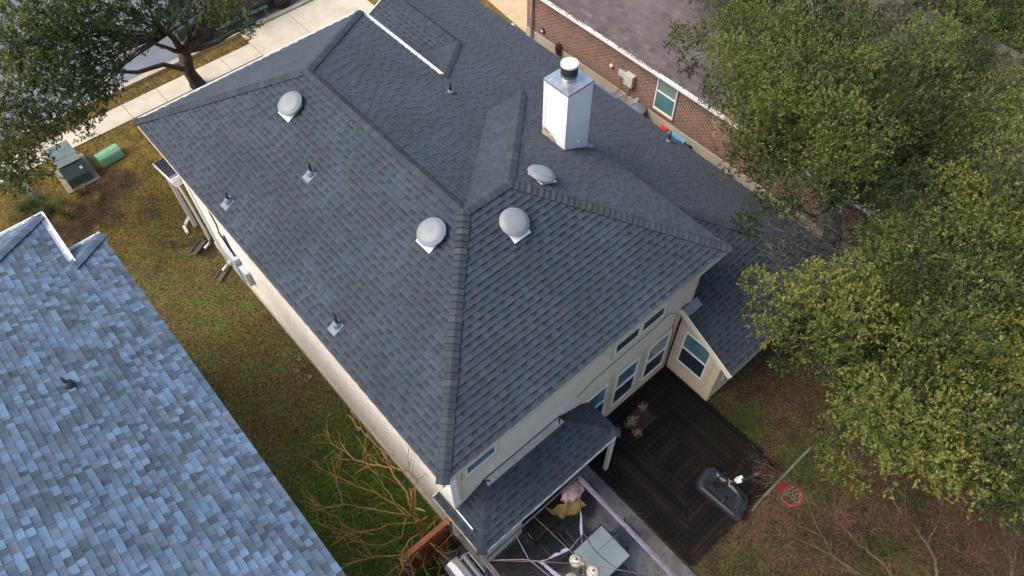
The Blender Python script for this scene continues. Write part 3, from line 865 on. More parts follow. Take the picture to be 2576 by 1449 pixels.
cap_run((x2, 11.3, z2), (xr, 11.3 + xr - x2, z2 + BT * (x2 - xr)), nbR, nbF, 82, .15, .143, bl).build('ridge_cap', 'shingle_cap', broof)
for a, b, o in (((BX, BY, ZE - .02), (x2 + .13, BY, ZE - .02), (0, 1, 0)), ((x2, 9.42, z2 - .02), (x2, 11.43, z2 - .02), (1, 0, 0)), ((x2 + .12, 11.3, z2 - .02), (x2 - 8, 11.3, z2 - .02), (0, 1, 0))):
    g = MB(); gutter(g, a, b, o, .13, .11, .9); g.build('gutter', 'gutter', blue)
f = MB(); f.box(BX - .03, BX - .012, YB, BY - .04, ZE - .22, ZE - .065); f.build('fascia', 'white_paint', broof)
MB().box(xr * 2 + 3.2, BX - .45, YB + .4, BY - .4, 0, ZE - .1).build('wall', 'cream', blue)
MB().box(-11, x2 - .4, BY - .402, 10.9, 0, z2 - .2).build('wall', 'cream', blue)
vx, vy = 172, 968
d = CR * ((vx - 1288) / CAM[6]) + CU * ((724.5 - vy) / CAM[6]) + CF; n = Vector((BT, 0, 1)); k = (ZE + BT * BX - n.dot(CP)) / n.dot(d); p = CP + d * k; n.normalize()
v = MB(); v.lathe([(.12, 0), (.11, .03), (.06, .08), (.045, .1)], p + n * .012, 20, n); pv = v.build('plumbing_vent', 'pipe_dark', blue)
v = MB(); v.lathe([(.034, 0), (.034, .26), (.024, .26), (.024, .15)], p, 14, (0, 0, 1)); v.build('vent_pipe', 'pipe_dark', pv)

# ------------------------------------------------------------------ brick house on the right
KX, KY, KE = 15.2, 14.42, 2.62
brick = thing('house', (19, 6, 0), 'single-storey red brick house with brown shingle roof behind the big roof', 'house')
MB().box(KX, KX + .2, -8, KY, .55, KE + .05).build('wall', 'brick', brick)
MB().box(KX + .2, 24, KY - .2, KY - .002, .55, KE + .05).build('wall', 'brick', brick)
MB().box(KX - .03, KX + .2, -8.02, KY + .02, -.1, .548).build('foundation', 'foundation', brick)
MB().box(KX + .202, 24, KY - .21, KY + .02, -.1, .546).build('foundation', 'foundation', brick)
KT = .5; KQ = math.sqrt(1 + KT * KT); ex = KX - .32
mb = MB()
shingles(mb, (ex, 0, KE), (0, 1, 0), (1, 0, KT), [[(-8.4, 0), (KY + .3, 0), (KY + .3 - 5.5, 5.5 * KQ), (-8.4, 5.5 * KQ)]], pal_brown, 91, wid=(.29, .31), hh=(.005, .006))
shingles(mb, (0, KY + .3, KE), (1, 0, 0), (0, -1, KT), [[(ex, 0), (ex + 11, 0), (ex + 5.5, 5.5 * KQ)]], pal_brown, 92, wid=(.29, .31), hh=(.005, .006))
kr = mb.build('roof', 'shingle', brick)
g = MB(); gutter(g, (ex + .01, -8.3, KE - .01), (ex + .01, KY + .4, KE - .01), (-1, 0, 0), .12, .10, 1.2); g.build('gutter', 'gutter', brick)
f = MB(); f.box(ex + .014, ex + .03, -8.3, KY + .2, KE - .2, KE - .07); f.box(ex + .03, KX, -8.3, KY + .2, KE - .21, KE - .19); f.build('fascia', 'white_paint', kr)
# leaves caught in the gutter
n = 2600
P = np.column_stack([ex - rng.uniform(-.10, .10, n), rng.uniform(-4, KY + .3, n), KE - rng.uniform(.0, .04, n)])
P = P[(rng.random(n) < .35 + .65 * (np.sin(P[:, 1] * 1.7) > -.2))]; P[:, 2] += np.clip(P[:, 0] - ex, 0, 1) * KT + .02


def quads(P, D, S, ln, wd):
    """leaf-shaped diamonds: P base, D unit direction, S unit side"""
    ln = ln[:, None]; wd = wd[:, None]
    V = np.stack([P, P + D * ln * .45 + S * wd * .5, P + D * ln, P + D * ln * .45 - S * wd * .5], 1).reshape(-1, 3)
    return V, np.arange(len(P) * 4).reshape(-1, 4)


def unit(a): return a / np.maximum(np.linalg.norm(a, axis=1, keepdims=True), 1e-9)


def flat_leaves(name, P, ln, cols, tilt=.35, mt='litter', wr=.5, kind='stuff', parent=None):
    n = len(P); D = rng.normal(size=(n, 3)); D[:, 2] *= tilt; D = unit(D)
    U = rng.normal(size=(n, 3)) * tilt; U[:, 2] += 1; S = unit(np.cross(D, U))
    V, F = quads(P, D, S, ln, ln * wr)
    C = np.array(cols)[rng.integers(0, len(cols), n)] * rng.uniform(.6, 1.35, (n, 1))
    o = nmesh(name, V, F, C, mt, parent)
    if kind: o['kind'] = kind
    return o


BROWN = [(.20, .095, .04), (.14, .065, .03), (.26, .15, .07), (.10, .05, .028), (.30, .20, .11)]
flat_leaves('dead_leaves', P, rng.uniform(.04, .08, len(P)), BROWN, parent=brick)
a = at(1640, 228, x=KX); window(brick, (KX - .012, 7.55, .84), (0, -1, 0), (-1, 0, 0), .92, 1.55, 0, 'pane_pale', 'pane')
f = MB()
for i in range(14): f.box(KX - .06, KX - .003, 7.60 - i * .073 - .062, 7.60 - i * .073, .74, .838)
f.build('brick_sill', mat('sill_brick', (.24, .11, .08), .85, .3, 20), brick)
f = MB(); f.tube([(ex + .0, 14.05, KE - .1), (KX - .08, 14.05, KE - .35), (KX - .08, 14.05, .25), (KX - .18, 14.05, .08)], .05, 8); f.build('downspout', 'gutter', brick)
q = at(1366, 76, x=KX); f = MB(); f.lathe([(.11, 0), (.11, .05), (.0, .06)], (KX - .002, q.y, q.z), 24, (-1, 0, 0), smooth=False); ho = f.build('round_plaque', mat('blue_enamel', (.02, .05, .16), .4), brick)
f = MB(); st = []
for i in range(10):
    r_ = .085 if i % 2 == 0 else .035; t_ = math.pi / 2 + i * math.pi / 5; st.append((KX - .062, q.y + r_ * math.cos(t_), q.z + r_ * math.sin(t_)))
f.slab(st, (-.004, 0, 0)); f.build('star', 'white_paint', ho)
q = at(1540, 165, x=KX); f = MB(); f.lathe([(.09, 0), (.09, .06), (.05, .1)], (KX - .002, q.y, q.z), 16, (-1, 0, 0)); f.build('dryer_vent', 'cream_trim', brick)
q = at(1584, 201, x=KX - .1); f = MB(); f.box(KX - .2, KX - .001, q.y - .2, q.y + .2, q.z - .24, q.z + .24); f.build('breaker_box', mat('beige_steel', (.52, .50, .42), .5, .05), brick, bevel=.012)
q2 = at(1563, 183, x=KX - .05); f = MB(); f.box(KX - .1, KX - .001, q2.y - .1, q2.y + .1, q2.z - .12, q2.z + .12); f.box(KX - .1, KX - .001, q.y + .23, q.y + .38, q.z - .12, q.z + .12); f.build('junction_box', 'elec', brick, bevel=.008)
f = MB(); f.tube([(KX - .05, q2.y, q2.z + .35), (KX - .05, q2.y, q2.z - .7), (KX - .2, q2.y + .1, .25)], .018, 6)
f.tube([(KX - .06, q.y, q.z - .24), (KX - .06, q.y + .03, .65), (KX - .2, q.y + .25, .5), (KX - .5, q.y + .5, .3)], .028, 6); f.build('conduit', 'grey_metal', brick)
q3 = at(1603, 240, x=KX - .05); f = MB(); f.tube([(KX - .06, q3.y, .75), (KX - .07, q3.y, .12)], .03, 8); f.tube([(KX - .06, q3.y - .09, .8), (KX - .1, q3.y - .09, .62), (KX - .09, q3.y - .12, .1)], .022, 8); f.build('conduit', 'elec', brick)

# ------------------------------------------------------------------ things in the gap by the brick wall
q = at(1522, 214, z=.75)
ac = thing('air_conditioner', (14.35, q.y, 0), 'pale grey outdoor air conditioner with round fan grille behind the white chimney', 'air conditioner')
f = MB(); f.box(13.98, 14.72, q.y - .38, q.y + .38, .06, .74); f.build('body', 'elec', ac, bevel=.04)
f = MB(); f.lathe([(.33, 0), (.33, .02), (.29, .022), (.29, .0)], (14.35, q.y, .741), 28)
for i in range(9): f.tube([(14.35 + .05 * math.cos(i * .7), q.y + .05 * math.sin(i * .7), .76), (14.35 + .3 * math.cos(i * .7), q.y + .3 * math.sin(i * .7), .76)], .006, 5)
f.build('fan_grille', 'grey_metal', ac)
q = at(1605, 272, z=.62)
bn = thing('round_bin', (q.x, q.y, 0), 'round pale grey lidded bin against the brick house foundation', 'bin')
f = MB(); f.lathe([(.25, 0), (.29, .55), (.30, .57)], (q.x, q.y, 0), 28); f.build('body', 'elec', bn)
f = MB(); f.lathe([(.32, .575), (.32, .61), (.28, .62), (.27, .63), (.2, .632), (.19, .64), (.1, .642), (.09, .648), (0, .65)], (q.x, q.y, 0), 32); f.build('lid', 'flash', bn)
q = at(1670, 312, x=15.0)
bk = thing('bucket', (q.x, q.y, 0), 'square yellow bucket with a red lid by the brick wall', 'bucket')
f = MB(); f.box(q.x - .14, q.x + .14, q.y - .14, q.y + .14, .0, .32); f.build('body', mat('yellow_plastic', (.75, .48, .01), .4, .1), bk, bevel=.03)
f = MB(); f.box(q.x - .155, q.x + .155, q.y - .155, q.y + .155, .322, .37); f.build('lid', mat('red_plastic', (.70, .03, .025), .4, .1), bk, bevel=.03)
q = at(1697, 338, x=14.92)
f = MB(); hx, hy = .22, .36
bot = [(q.x - hx * .8, q.y - hy * .85, .02), (q.x + hx * .8, q.y - hy * .85, .02), (q.x + hx * .8, q.y + hy * .85, .02), (q.x - hx * .8, q.y + hy * .85, .02)]
top = [(q.x - hx, q.y - hy, .32), (q.x + hx, q.y - hy, .32), (q.x + hx, q.y + hy, .32), (q.x - hx, q.y + hy, .32)]
rim = [(q.x - hx * 1.12, q.y - hy * 1.08, .33), (q.x + hx * 1.12, q.y - hy * 1.08, .33), (q.x + hx * 1.12, q.y + hy * 1.08, .33), (q.x - hx * 1.12, q.y + hy * 1.08, .33)]
inn = [(q.x - hx * .9, q.y - hy * .92, .325), (q.x + hx * .9, q.y - hy * .92, .325), (q.x + hx * .9, q.y + hy * .92, .325), (q.x - hx * .9, q.y + hy * .92, .325)]
fl = [(x, y, .22) for x, y, z in bot]
f.add(bot + top + rim + inn + fl, [(3, 2, 1, 0)] + [(i, (i + 1) % 4, (i + 1) % 4 + 4, i + 4) for i in range(4)] + [(i + 4, (i + 1) % 4 + 4, (i + 1) % 4 + 8, i + 8) for i in range(4)] + [(i + 8, (i + 1) % 4 + 8, (i + 1) % 4 + 12, i + 12) for i in range(4)] + [(i + 12, (i + 1) % 4 + 12, (i + 1) % 4 + 16, i + 16) for i in range(4)] + [(16, 17, 18, 19)])
tag(f.build('storage_tub', mat('blue_plastic', (.10, .42, .62), .4, .1), origin=(q.x, q.y, 0), bevel=.012), 'open light blue plastic tub beside the yellow bucket', 'tub')


def lump(name, c, r, m, label, cat, seed, sq=.7, amp=.25):
    bm = bmesh.new(); bmesh.ops.create_icosphere(bm, subdivisions=4, radius=1); rr = random.Random(seed)
    k = [(Vector((rr.uniform(-1, 1), rr.uniform(-1, 1), rr.uniform(-1, 1))).normalized(), rr.uniform(3, 9), rr.uniform(0, 6)) for _ in range(9)]
    for v in bm.verts:
        d = v.co.normalized(); e = 1 + amp * sum(math.sin(d.dot(a) * f + ph) for a, f, ph in k) / 4
        v.co = Vector((d.x * r * e, d.y * r * e, max(-.0, (d.z * sq + .62) * r * e)))
    me = bpy.data.meshes.new(name); bm.to_mesh(me); bm.free(); me.materials.append(MT[m] if isinstance(m, str) else m)
    for p_ in me.polygons: p_.use_smooth = True
    o = bpy.data.objects.new(name, me); COL.objects.link(o); o.location = c; ORG[o] = Vector(c)
    return tag(o, label, cat)


q = at(1722, 356, x=14.88); lump('rubbish_bag', (q.x, q.y, 0), .27, 'black', 'crumpled black rubbish bag next to the blue tub', 'bag', 3)
q = at(1820, 420, x=14.92); lump('rubbish_bag', (q.x, q.y, 0), .24, mat('grey_bag', (.32, .31, .30), .5, .5, 8), 'crumpled pale grey bag of junk by the brick wall under the oak', 'bag', 5, .8, .35)
q = at(1406, 130, x=KX - .05)
hs = thing('garden_hose', (KX - .1, q.y, 0), 'red coiled garden hose hanging on the brick wall', 'hose')
f = MB()
for i in range(7):
    o_ = .025 * (i - 3); f.tube([(KX - .10 - .01 * (i % 3), q.y + o_ + .08 * math.sin(a_), .55 + .04 * math.sin(i * 2) + .24 * math.cos(a_)) for a_ in [2 * math.pi * j / 18 for j in range(19)]], .016, 6)
f.build('coil', mat('red_rubber', (.11, .025, .02), .5, .3, 8), hs)
f = MB(); f.box(KX - .12, KX - .001, q.y - .06, q.y + .06, .76, .80); f.build('hanger', 'black_metal', hs)
q = at(1290, 62, z=.35); f = MB(); f.lathe([(.06, 0), (.06, .3), (.075, .3), (.075, .36), (0, .365)], (q.x, q.y, 0), 18); tag(f.build('cleanout_pipe', 'white_paint', origin=(q.x, q.y, 0)), 'short white capped pipe standing in the dry grass', 'pipe')

# ------------------------------------------------------------------ front verge: utility boxes
tx0, tx1, ty0, ty1 = -2.28, -1.5, 18.68, 20.1
tr = thing('utility_cabinet', (-1.9, 19.3, 0), 'dark green utility cabinet with sloping front on a concrete pad', 'utility cabinet')
f = MB(); f.box(tx0 - .18, tx1 + .2, ty0 - .12, ty1 + .1, -.05, .06); f.build('pad', 'pad', tr, bevel=.01)
f = MB(); pr = [(ty0, .06), (ty0 + .02, .42), (ty0 + .25, .80), (ty0 + .62, .86), (ty1, .86), (ty1, .06)]; nn = len(pr)
f.add([(tx0, y, z) for y, z in pr] + [(tx1, y, z) for y, z in pr], [tuple(range(nn)), tuple(range(2 * nn - 1, nn - 1, -1))] + [(i, i + nn, (i + 1) % nn + nn, (i + 1) % nn) for i in range(nn)])
f.build('body', mat('green_steel', (.055, .085, .075), .45, .2, 3, .1, 40, spots=[((.02, .025, .022), 4, .62, .72, .6)]), tr, bevel=.012)
f = MB(); f.add([(tx0 - .01, ty0 + .64, .875), (tx1 + .01, ty0 + .64, .875), (tx1 + .01, ty1 + .01, .885), (tx0 - .01, ty1 + .01, .885), (tx0 - .01, ty0 + .64, .862), (tx1 + .01, ty0 + .64, .862), (tx1 + .01, ty1 + .01, .862), (tx0 - .01, ty1 + .01, .862)], [(0, 1, 2, 3), (4, 5, 1, 0), (5, 6, 2, 1), (6, 7, 3, 2), (7, 4, 0, 3)])
f.box(tx0 - .006, tx1 + .006, ty0 + .24, ty0 + .63, .856, .868)
f.build('lid', mat('green_steel_pale', (.10, .14, .125), .45, .2, 3, .1, 40, spots=[((.03, .035, .03), 6, .66, .74, .7)]), tr)
f = MB(); f.obox((tx1 - .14, ty0 + .13, .615), (1, 0, 0), (0, .23, .38), (0, -.38, .23), .045, .05, .004); f.build('sticker', 'white_paint', tr)
q = at(281, 400, z=.35)
pe = MB(); pr = [(-.26, .0), (-.27, .14), (-.20, .33), (-.06, .40), (.10, .40), (.22, .34), (.27, .14), (.26, 0)]; nn = len(pr); ax = Vector((1, .10, 0)).normalized(); ay = Vector((-.10, 1, 0)).normalized(); o_ = Vector((-.63, 19.25, 0))
pts = [o_ + ax * (-.42) + ay * y + Vector((0, 0, z)) for y, z in pr] + [o_ + ax * .42 + ay * y + Vector((0, 0, z)) for y, z in pr]
pe.add(pts, [tuple(range(nn)), tuple(range(2 * nn - 1, nn - 1, -1))] + [(i, i + nn, (i + 1) % nn + nn, (i + 1) % nn) for i in range(nn)])
for z_, y_ in ((.10, -.278), (.20, -.258), (.28, -.228)): pe.obox(o_ + ay * y_ + Vector((0, 0, z_)), ax, ay, (0, 0, 1), .40, .012, .012)
tag(pe.build('utility_pedestal', mat('mint_plastic', (.17, .36, .20), .5, .12, 4), origin=(-.63, 19.25, 0), bevel=.03), 'mint green humped utility pedestal lying in the mulch', 'utility box')
q = at(99, 499, z=0); q1 = at(82, 452, z=.75)
f = MB(); f.tube([(q.x, q.y, 0), (q.x - .1, q.y + .02, .5), (q.x - .14, q.y + .05, .72)], [.085, .085, .08], 16); f.lathe([(.09, 0), (.07, .04), (0, .05)], (q.x - .14, q.y + .05, .715), 16); tag(f.build('marker_post', mat('faded_green_plastic', (.42, .52, .44), .5, .1), origin=(q.x, q.y, 0)), 'pale greenish tube marker post among the long grass', 'post')

# downspout splash blocks and loose pipe pieces


def trough(c, ang, label):
    t = thing('splash_block', (0, 0, 0), label, 'splash block', 'splash blocks beside the stone wall'); f = MB()
    f.box(-.13, .13, -.31, .31, .0, .03); f.box(-.13, -.095, -.31, .31, .031, .09); f.box(.095, .13, -.31, .31, .031, .09); f.box(-.093, .093, .27, .31, .031, .09)
    o = f.build('block', 'trough', t, bevel=.01); o['label'] = 'weathered grey concrete trough'; t.location = c; t.rotation_euler = (0, 0, ang); return t


trough((-.21, 13.42, .01), math.radians(-62), 'concrete splash block nearer the street by the stone wall')
trough((-.12, 11.95, .01), math.radians(-58), 'concrete splash block below the wall meters')
for a, b, lb in (((1618, 575), (1583, 645), 'short loose white downspout piece near the wall, slanting'), ((1568, 660), (1600, 722), 'short loose white downspout piece lying farther out on the lawn')):
    z_ = .06; conv = lambda v: ((v[0] / 2.1467 - 12) / 1.5528, (575 + v[1] / 2.1467) / 1.5528)
    pa, pb = at(*conv(a), z=z_), at(*conv(b), z=z_); f = MB(); f.bar(pa, pb, .10, .09); tag(f.build('downspout_piece', 'cream', origin=tuple(pa), bevel=.012), lb, 'pipe piece', 'loose downspout pieces')

# ------------------------------------------------------------------ parked truck on the street
truck = thing('parked_truck', (7.0, 24.0, 0), 'dark pickup truck parked along the kerb, only its wheel and sill in view', 'truck')
DK = mat('dark_car_paint', (.018, .019, .021), .3, .1, 3, spec=.6)
f = MB(); pr = [(4.2, .45), (4.2, .95), (5.6, 1.05), (6.1, 1.75), (7.9, 1.78), (8.55, 1.12), (9.75, 1.02), (9.9, .5), (9.3, .42)]; nn = len(pr)
f.add([(x, 23.02, z) for x, z in pr] + [(x, 24.86, z) for x, z in pr], [tuple(range(nn)), tuple(range(2 * nn - 1, nn - 1, -1))] + [(i, i + nn, (i + 1) % nn + nn, (i + 1) % nn) for i in range(nn)])
f.build('body', DK, truck, bevel=.05)
f = MB(); f.slab([(6.2, 23.01, 1.12), (8.3, 23.01, 1.12), (7.82, 23.01, 1.66), (6.3, 23.01, 1.66)], (0, -.01, 0)); f.build('side_window', 'screen', truck)
f = MB(); f.bar((5.7, 22.96, .40), (8.1, 22.96, .40), .14, .05); f.build('running_board', 'grey_metal', truck)
for x in (8.80, 5.1):
    for y in (22.93, 24.75):
        f = MB(); f.lathe([(.24, .0), (.36, .0), (.40, .04), (.40, .2), (.36, .24), (.24, .24)], (x, y + .12, .40), 32, (0, -1, 0)); wh = f.build('wheel', 'black', truck)
        f = MB(); f.lathe([(.25, .02), (.25, .2), (.22, .2), (.22, .1), (.0, .1)], (x, y + .12, .40), 28, (0, -1, 0))
        for k in range(5):
            a_ = k * 2 * math.pi / 5; f.bar((x, y - .07, .40), (x + .22 * math.cos(a_), y - .07, .40 + .22 * math.sin(a_)), .07, .04, up=(0, 1, 0))
        f.build('rim', mat('wheel_alloy', (.30, .27, .25), .4, .1, metal=.6) if 'wheel_alloy' not in bpy.data.materials else bpy.data.materials['wheel_alloy'], wh)

# ------------------------------------------------------------------ timber deck with mitred boards
dx0, dx1, dy0, dy1, dz = 4.14, 7.87, -3.92, .27, .16
deck = thing('deck', (6.0, -1.8, 0), 'dark wet timber deck with concentric mitred boards behind the house', 'deck')
f = MB(); r = random.Random(5); cx, cy = 6.05, -1.78; bwid = .145; gap = .013; k = 0


def dcol():
    b = r.choice([(.012, .009, .007), (.009, .0075, .0065), (.015, .011, .009), (.019, .013, .009), (.008, .007, .006)]); g = r.uniform(.75, 1.25); return tuple(x * g for x in b)


hx, hy = (dx1 - dx0) / 2, (dy1 - dy0) / 2; cx, cy = (dx0 + dx1) / 2, (dy0 + dy1) / 2
while hx - bwid > .3:
    ix, iy = hx - bwid + gap, hy - bwid + gap
    o4 = [(cx - hx, cy - hy), (cx + hx, cy - hy), (cx + hx, cy + hy), (cx - hx, cy + hy)]; i4 = [(cx - ix, cy - iy), (cx + ix, cy - iy), (cx + ix, cy + iy), (cx - ix, cy + iy)]
    for i in range(4):
        j = (i + 1) % 4; e = .004
        A0, B0, B1, A1 = Vector(o4[i]), Vector(o4[j]), Vector(i4[j]), Vector(i4[i]); u_ = (B0 - A0).normalized() * e
        q4 = [A0 + u_, B0 - u_, B1 - u_, A1 + u_]; zz = dz + r.uniform(-.002, .002)
        f.hexa([(p.x, p.y, dz - .035) for p in q4] + [(p.x, p.y, zz) for p in q4], dcol())
    hx -= bwid; hy -= bwid
y = cy - hy
while y < cy + hy - .02:
    f.box(cx - hx, cx + hx, y, min(y + bwid - gap, cy + hy), dz - .035, dz + r.uniform(-.002, .002), dcol()); y += bwid
f.build('boards', 'deckboard', deck)
f = MB(); f.box(dx0 + .03, dx1 - .03, dy0 + .03, dy0 + .07, 0, dz - .036); f.box(dx0 + .03, dx0 + .07, dy0 + .07, dy1 - .03, 0, dz - .036); f.box(dx1 - .07, dx1 - .03, dy0 + .07, dy1 - .03, 0, dz - .036); f.box(dx0 + .1, dx1 - .1, dy0 + .1, dy1 - .05, 0, .05); f.build('joist_frame', 'wood_dark', deck)
f = MB(); q = at(1610, 1055, z=dz); f.obox((q.x, q.y, dz + .006), (1, .0, 0), (0, 1, 0), (0, 0, 1), .40, .27, .004)
tag(f.build('door_mat', mat('worn_mat', (.045, .018, .016), .9, .5, 5, .4, 60, spots=[((.012, .010, .009), 4, .45, .6, .8)]), origin=(q.x, q.y, dz)), 'worn dark reddish mat crumbling on the deck by the windows', 'mat')
n = 420; an = rng.integers(0, 4, n); cxs = np.array([[-.27, .10], [-.34, -.22], [.34, .2], [-.15, .13]])[an]; P = np.column_stack([q.x + cxs[:, 0] + rng.normal(0, .07, n), q.y + cxs[:, 1] + rng.normal(0, .06, n), np.full(n, dz + .014)])
flat_leaves('crumbs', P, rng.uniform(.015, .045, n), [(.34, .25, .14), (.24, .16, .09), (.42, .33, .22)], .15, wr=.8)

# ------------------------------------------------------------------ basketball hoop
hoop = thing('basketball_hoop', (6.2, -3.1, dz), 'portable black basketball hoop with red rim standing on the deck edge', 'basketball hoop')
bs = [(5.72, -2.72), (5.86, -2.58), (6.30, -2.50), (6.50, -2.62), (6.56, -3.72), (6.46, -3.84), (5.95, -4.02), (5.80, -3.92)]
sm = lambda k, z: [(6.12 + (x - 6.12) * k, -3.22 + (y + 3.22) * k, z) for x, y in bs]
f = MB(); n_ = 8; rings = [sm(1, dz + .02), sm(1.02, dz + .09), sm(.92, dz + .18), sm(.72, dz + .20), sm(.55, dz + .16)]
f.add(sum(rings, []), [tuple(range(n_ - 1, -1, -1)), tuple(range(4 * n_, 5 * n_))] + [(a * n_ + i, a * n_ + (i + 1) % n_, (a + 1) * n_ + (i + 1) % n_, (a + 1) * n_ + i) for a in range(4) for i in range(n_)])
f.build('base', mat('black_base', (.022, .025, .03), .33, .2, 4, .1, 50), hoop, bevel=.015)
f = MB()
for y_ in (-3.62, -3.74): f.obox((6.42, y_, dz + .205), (1, .2, 0), (-.2, 1, 0), (0, 0, 1), .10, .02, .012)
f.tube([(5.86, -3.4, dz + .16), (5.98, -3.4, dz + .24), (6.10, -3.4, dz + .16)], .03, 8)
f.build('base_rib', 'black_metal', hoop)
pole = [(6.10, -2.98, dz + .12), (6.12, -3.32, 1.15), (6.16, -3.58, 1.95), (6.20, -3.66, 2.35)]
f = MB(); f.tube(pole, .052, 12); f.build('pole', 'black_metal', hoop)
f = MB(); f.obox((6.135, -3.40, 1.52), (.0, -.3, 1), (1, 0, 0), (0, 1, .3), .12, .062, .06); f.build('pole_label', 'white_paint', hoop)
f = MB(); f.tube([(6.12, -3.36, 1.3), (5.95, -3.3, 1.5), (5.9, -3.28, 1.62)], .02, 6); f.tube([(6.0, -3.2, 1.45), (5.82, -3.36, 1.5)], .016, 6); f.build('height_handle', 'grey_metal', hoop)
f = MB()
for x_ in (6.16, 6.40):
    f.bar((x_ - .03, -3.60, 2.05), (x_, -4.08, 2.32), .03, .045); f.bar((x_ - .03, -3.66, 2.35), (x_, -4.08, 2.62), .03, .045)
f.bar((6.05, -3.63, 2.2), (6.45, -3.63, 2.2), .03, .03); f.build('lift_arm', 'black_metal', hoop)
f = MB(); f.tube([(5.98, -2.86, dz + .15), (6.42, -3.0, dz + .55), (6.10, -3.2, .98)], .022, 8); f.tube([(6.35, -3.78, dz + .2), (6.12, -3.36, 1.05)], .022, 8); f.build('brace', 'black_metal', hoop)
f = MB(); f.box(5.48, 7.22, -4.12, -4.09, 2.22, 3.0); f.build('backboard', mat('acrylic_board', (.16, .17, .15), .15, .1), hoop)
f = MB(); f.box(5.46, 7.24, -4.13, -4.08, 3.0, 3.03); f.box(5.46, 7.24, -4.13, -4.08, 2.19, 2.219); f.box(5.44, 5.479, -4.13, -4.08, 2.19, 3.03); f.box(7.221, 7.26, -4.13, -4.08, 2.19, 3.03); f.build('board_frame', mat('weathered_alu', (.11, .115, .085), .5, .2, 6), hoop)
RED = mat('hoop_red', (.85, .025, .03), .45, .08, 6)
RC = Vector((6.36, -4.50, 2.30))
f = MB(); f.tube([RC + Vector((.228 * math.cos(a_), .228 * math.sin(a_), 0)) for a_ in [2 * math.pi * i / 40 for i in range(41)]], .017, 8, False)
f.obox((6.36, -4.20, 2.30), (1, 0, 0), (0, 1, 0), (0, 0, 1), .075, .08, .012); f.obox((6.36, -4.125, 2.25), (1, 0, 0), (0, 1, 0), (0, 0, 1), .075, .008, .07)
for sx_ in (-1, 1): f.bar((6.36 + sx_ * .07, -4.13, 2.20), (6.36 + sx_ * .17, -4.36, 2.29), .014, .014)
f.build('rim', RED, hoop)
f = MB()
for i in range(12):
    a0 = 2 * math.pi * i / 12
    for sg in (-1, 1):
        f.tube([RC + Vector((math.cos(a0 + sg * t * .26) * (.222 - .09 * t / 3), math.sin(a0 + sg * t * .26) * (.222 - .09 * t / 3), -.14 * t)) for t in (0, 1, 2, 3)], .005, 5)
f.build('net', mat('net_cord', (.62, .60, .56), .8, .2), hoop)

# ------------------------------------------------------------------ back patio
gx0, gx1, gy0, gy1, gz = .14, 3.05, -4.02, -.86, 2.12
LAV = mat('lavender_cloth', (.19, .165, .225), .9, .18, 6, .1, 40); LAVD = mat('dusty_purple_cloth', (.20, .16, .21), .9, .3, 7, .15, 40)
TAUPE = mat('taupe_metal', (.17, .145, .13), .55, .2, 8)
gaz = thing('canopy_frame', (1.6, -2.4, .06), 'square taupe garden canopy frame stripped to its ribs with torn lavender cloth', 'canopy frame')
hub = Vector(((gx0 + gx1) / 2 + .03, (gy0 + gy1) / 2, 2.62))
for x in (gx0, gx1):
    for y in (gy0, gy1): f = MB(); f.tube([(x, y, .06), (x, y, gz)], .028, 8); f.build('post', TAUPE, gaz)
for a, b in (((gx0, gy0), (gx0, gy1)), ((gx1, gy0), (gx1, gy1)), ((gx0, gy1), (gx1, gy1)), ((gx0, gy0), (gx1, gy0))):
    f = MB(); f.tube([(*a, gz), (*b, gz)], .016, 6); f.tube([(*a, gz - .09), (*b, gz - .09)], .012, 6); f.build('beam', TAUPE, gaz)
for a, b, m_ in (((gx1, gy0), (gx1, gy1), LAV), ((gx0, gy0), (gx0, gy1), LAVD)):
    f = MB(); A0, B0 = Vector((*a, gz)), Vector((*b, gz)); rr = random.Random(3)
    for k in range(5):
        off = Vector((.035 * (k - 2) * .6, 0, .012 * (k % 2) - .02)); pts = [A0.lerp(B0, t / 14) + off + Vector((rr.uniform(-.006, .006), 0, rr.uniform(-.006, .006))) for t in range(15)]
        f.tube(pts, [.014 + rr.uniform(-.003, .006) for _ in pts], 6)
    f.build('gathered_cloth', m_, gaz)
ends = [Vector((x, y, gz)) for x, y in ((gx0, gy0), (hub.x, gy0), (gx1, gy0), (gx1, hub.y), (gx1, gy1), (hub.x, gy1), (gx0, gy1), (gx0, hub.y))]
for e in ends: f = MB(); f.tube([hub, hub.lerp(e, .5) + Vector((0, 0, .04)), e], .008, 6); f.build('rib', TAUPE, gaz)
f = MB(); f.lathe([(.03, -.05), (.05, -.03), (.055, .03), (.04, .05), (0, .055)], hub, 16); f.build('hub', mat('terracotta_cap', (.34, .20, .16), .6), gaz)


def rag(a, b, wd, sag, seed, m_, name='torn_cloth', parent=None, n=12):
    f = MB(); rr = random.Random(seed); vs = []
    for i in range(n + 1):
        t = i / n; p = a.lerp(b, t) - Vector((0, 0, sag * 4 * t * (1 - t))); ww = wd * (.6 + .5 * rr.random())
        out = (p - hub); out.z = 0; out.normalize(); vs += [p, p + out * ww * .5 + Vector((0, 0, -.03 + .02 * math.sin(i * 2))), p + out * ww - Vector((0, 0, .06 + .03 * rr.random()))]
    f.add(vs + [v_ - Vector((0, 0, .004)) for v_ in vs], [(i * 3 + j, i * 3 + j + 1, i * 3 + j + 4, i * 3 + j + 3) for i in range(n) for j in (0, 1)] + [(i * 3 + j + 3 * n + 3, i * 3 + j + 3 + 3 * n + 3, i * 3 + j + 4 + 3 * n + 3, i * 3 + j + 1 + 3 * n + 3) for i in range(n) for j in (0, 1)], None, True)
    return f.build(name, m_, parent)


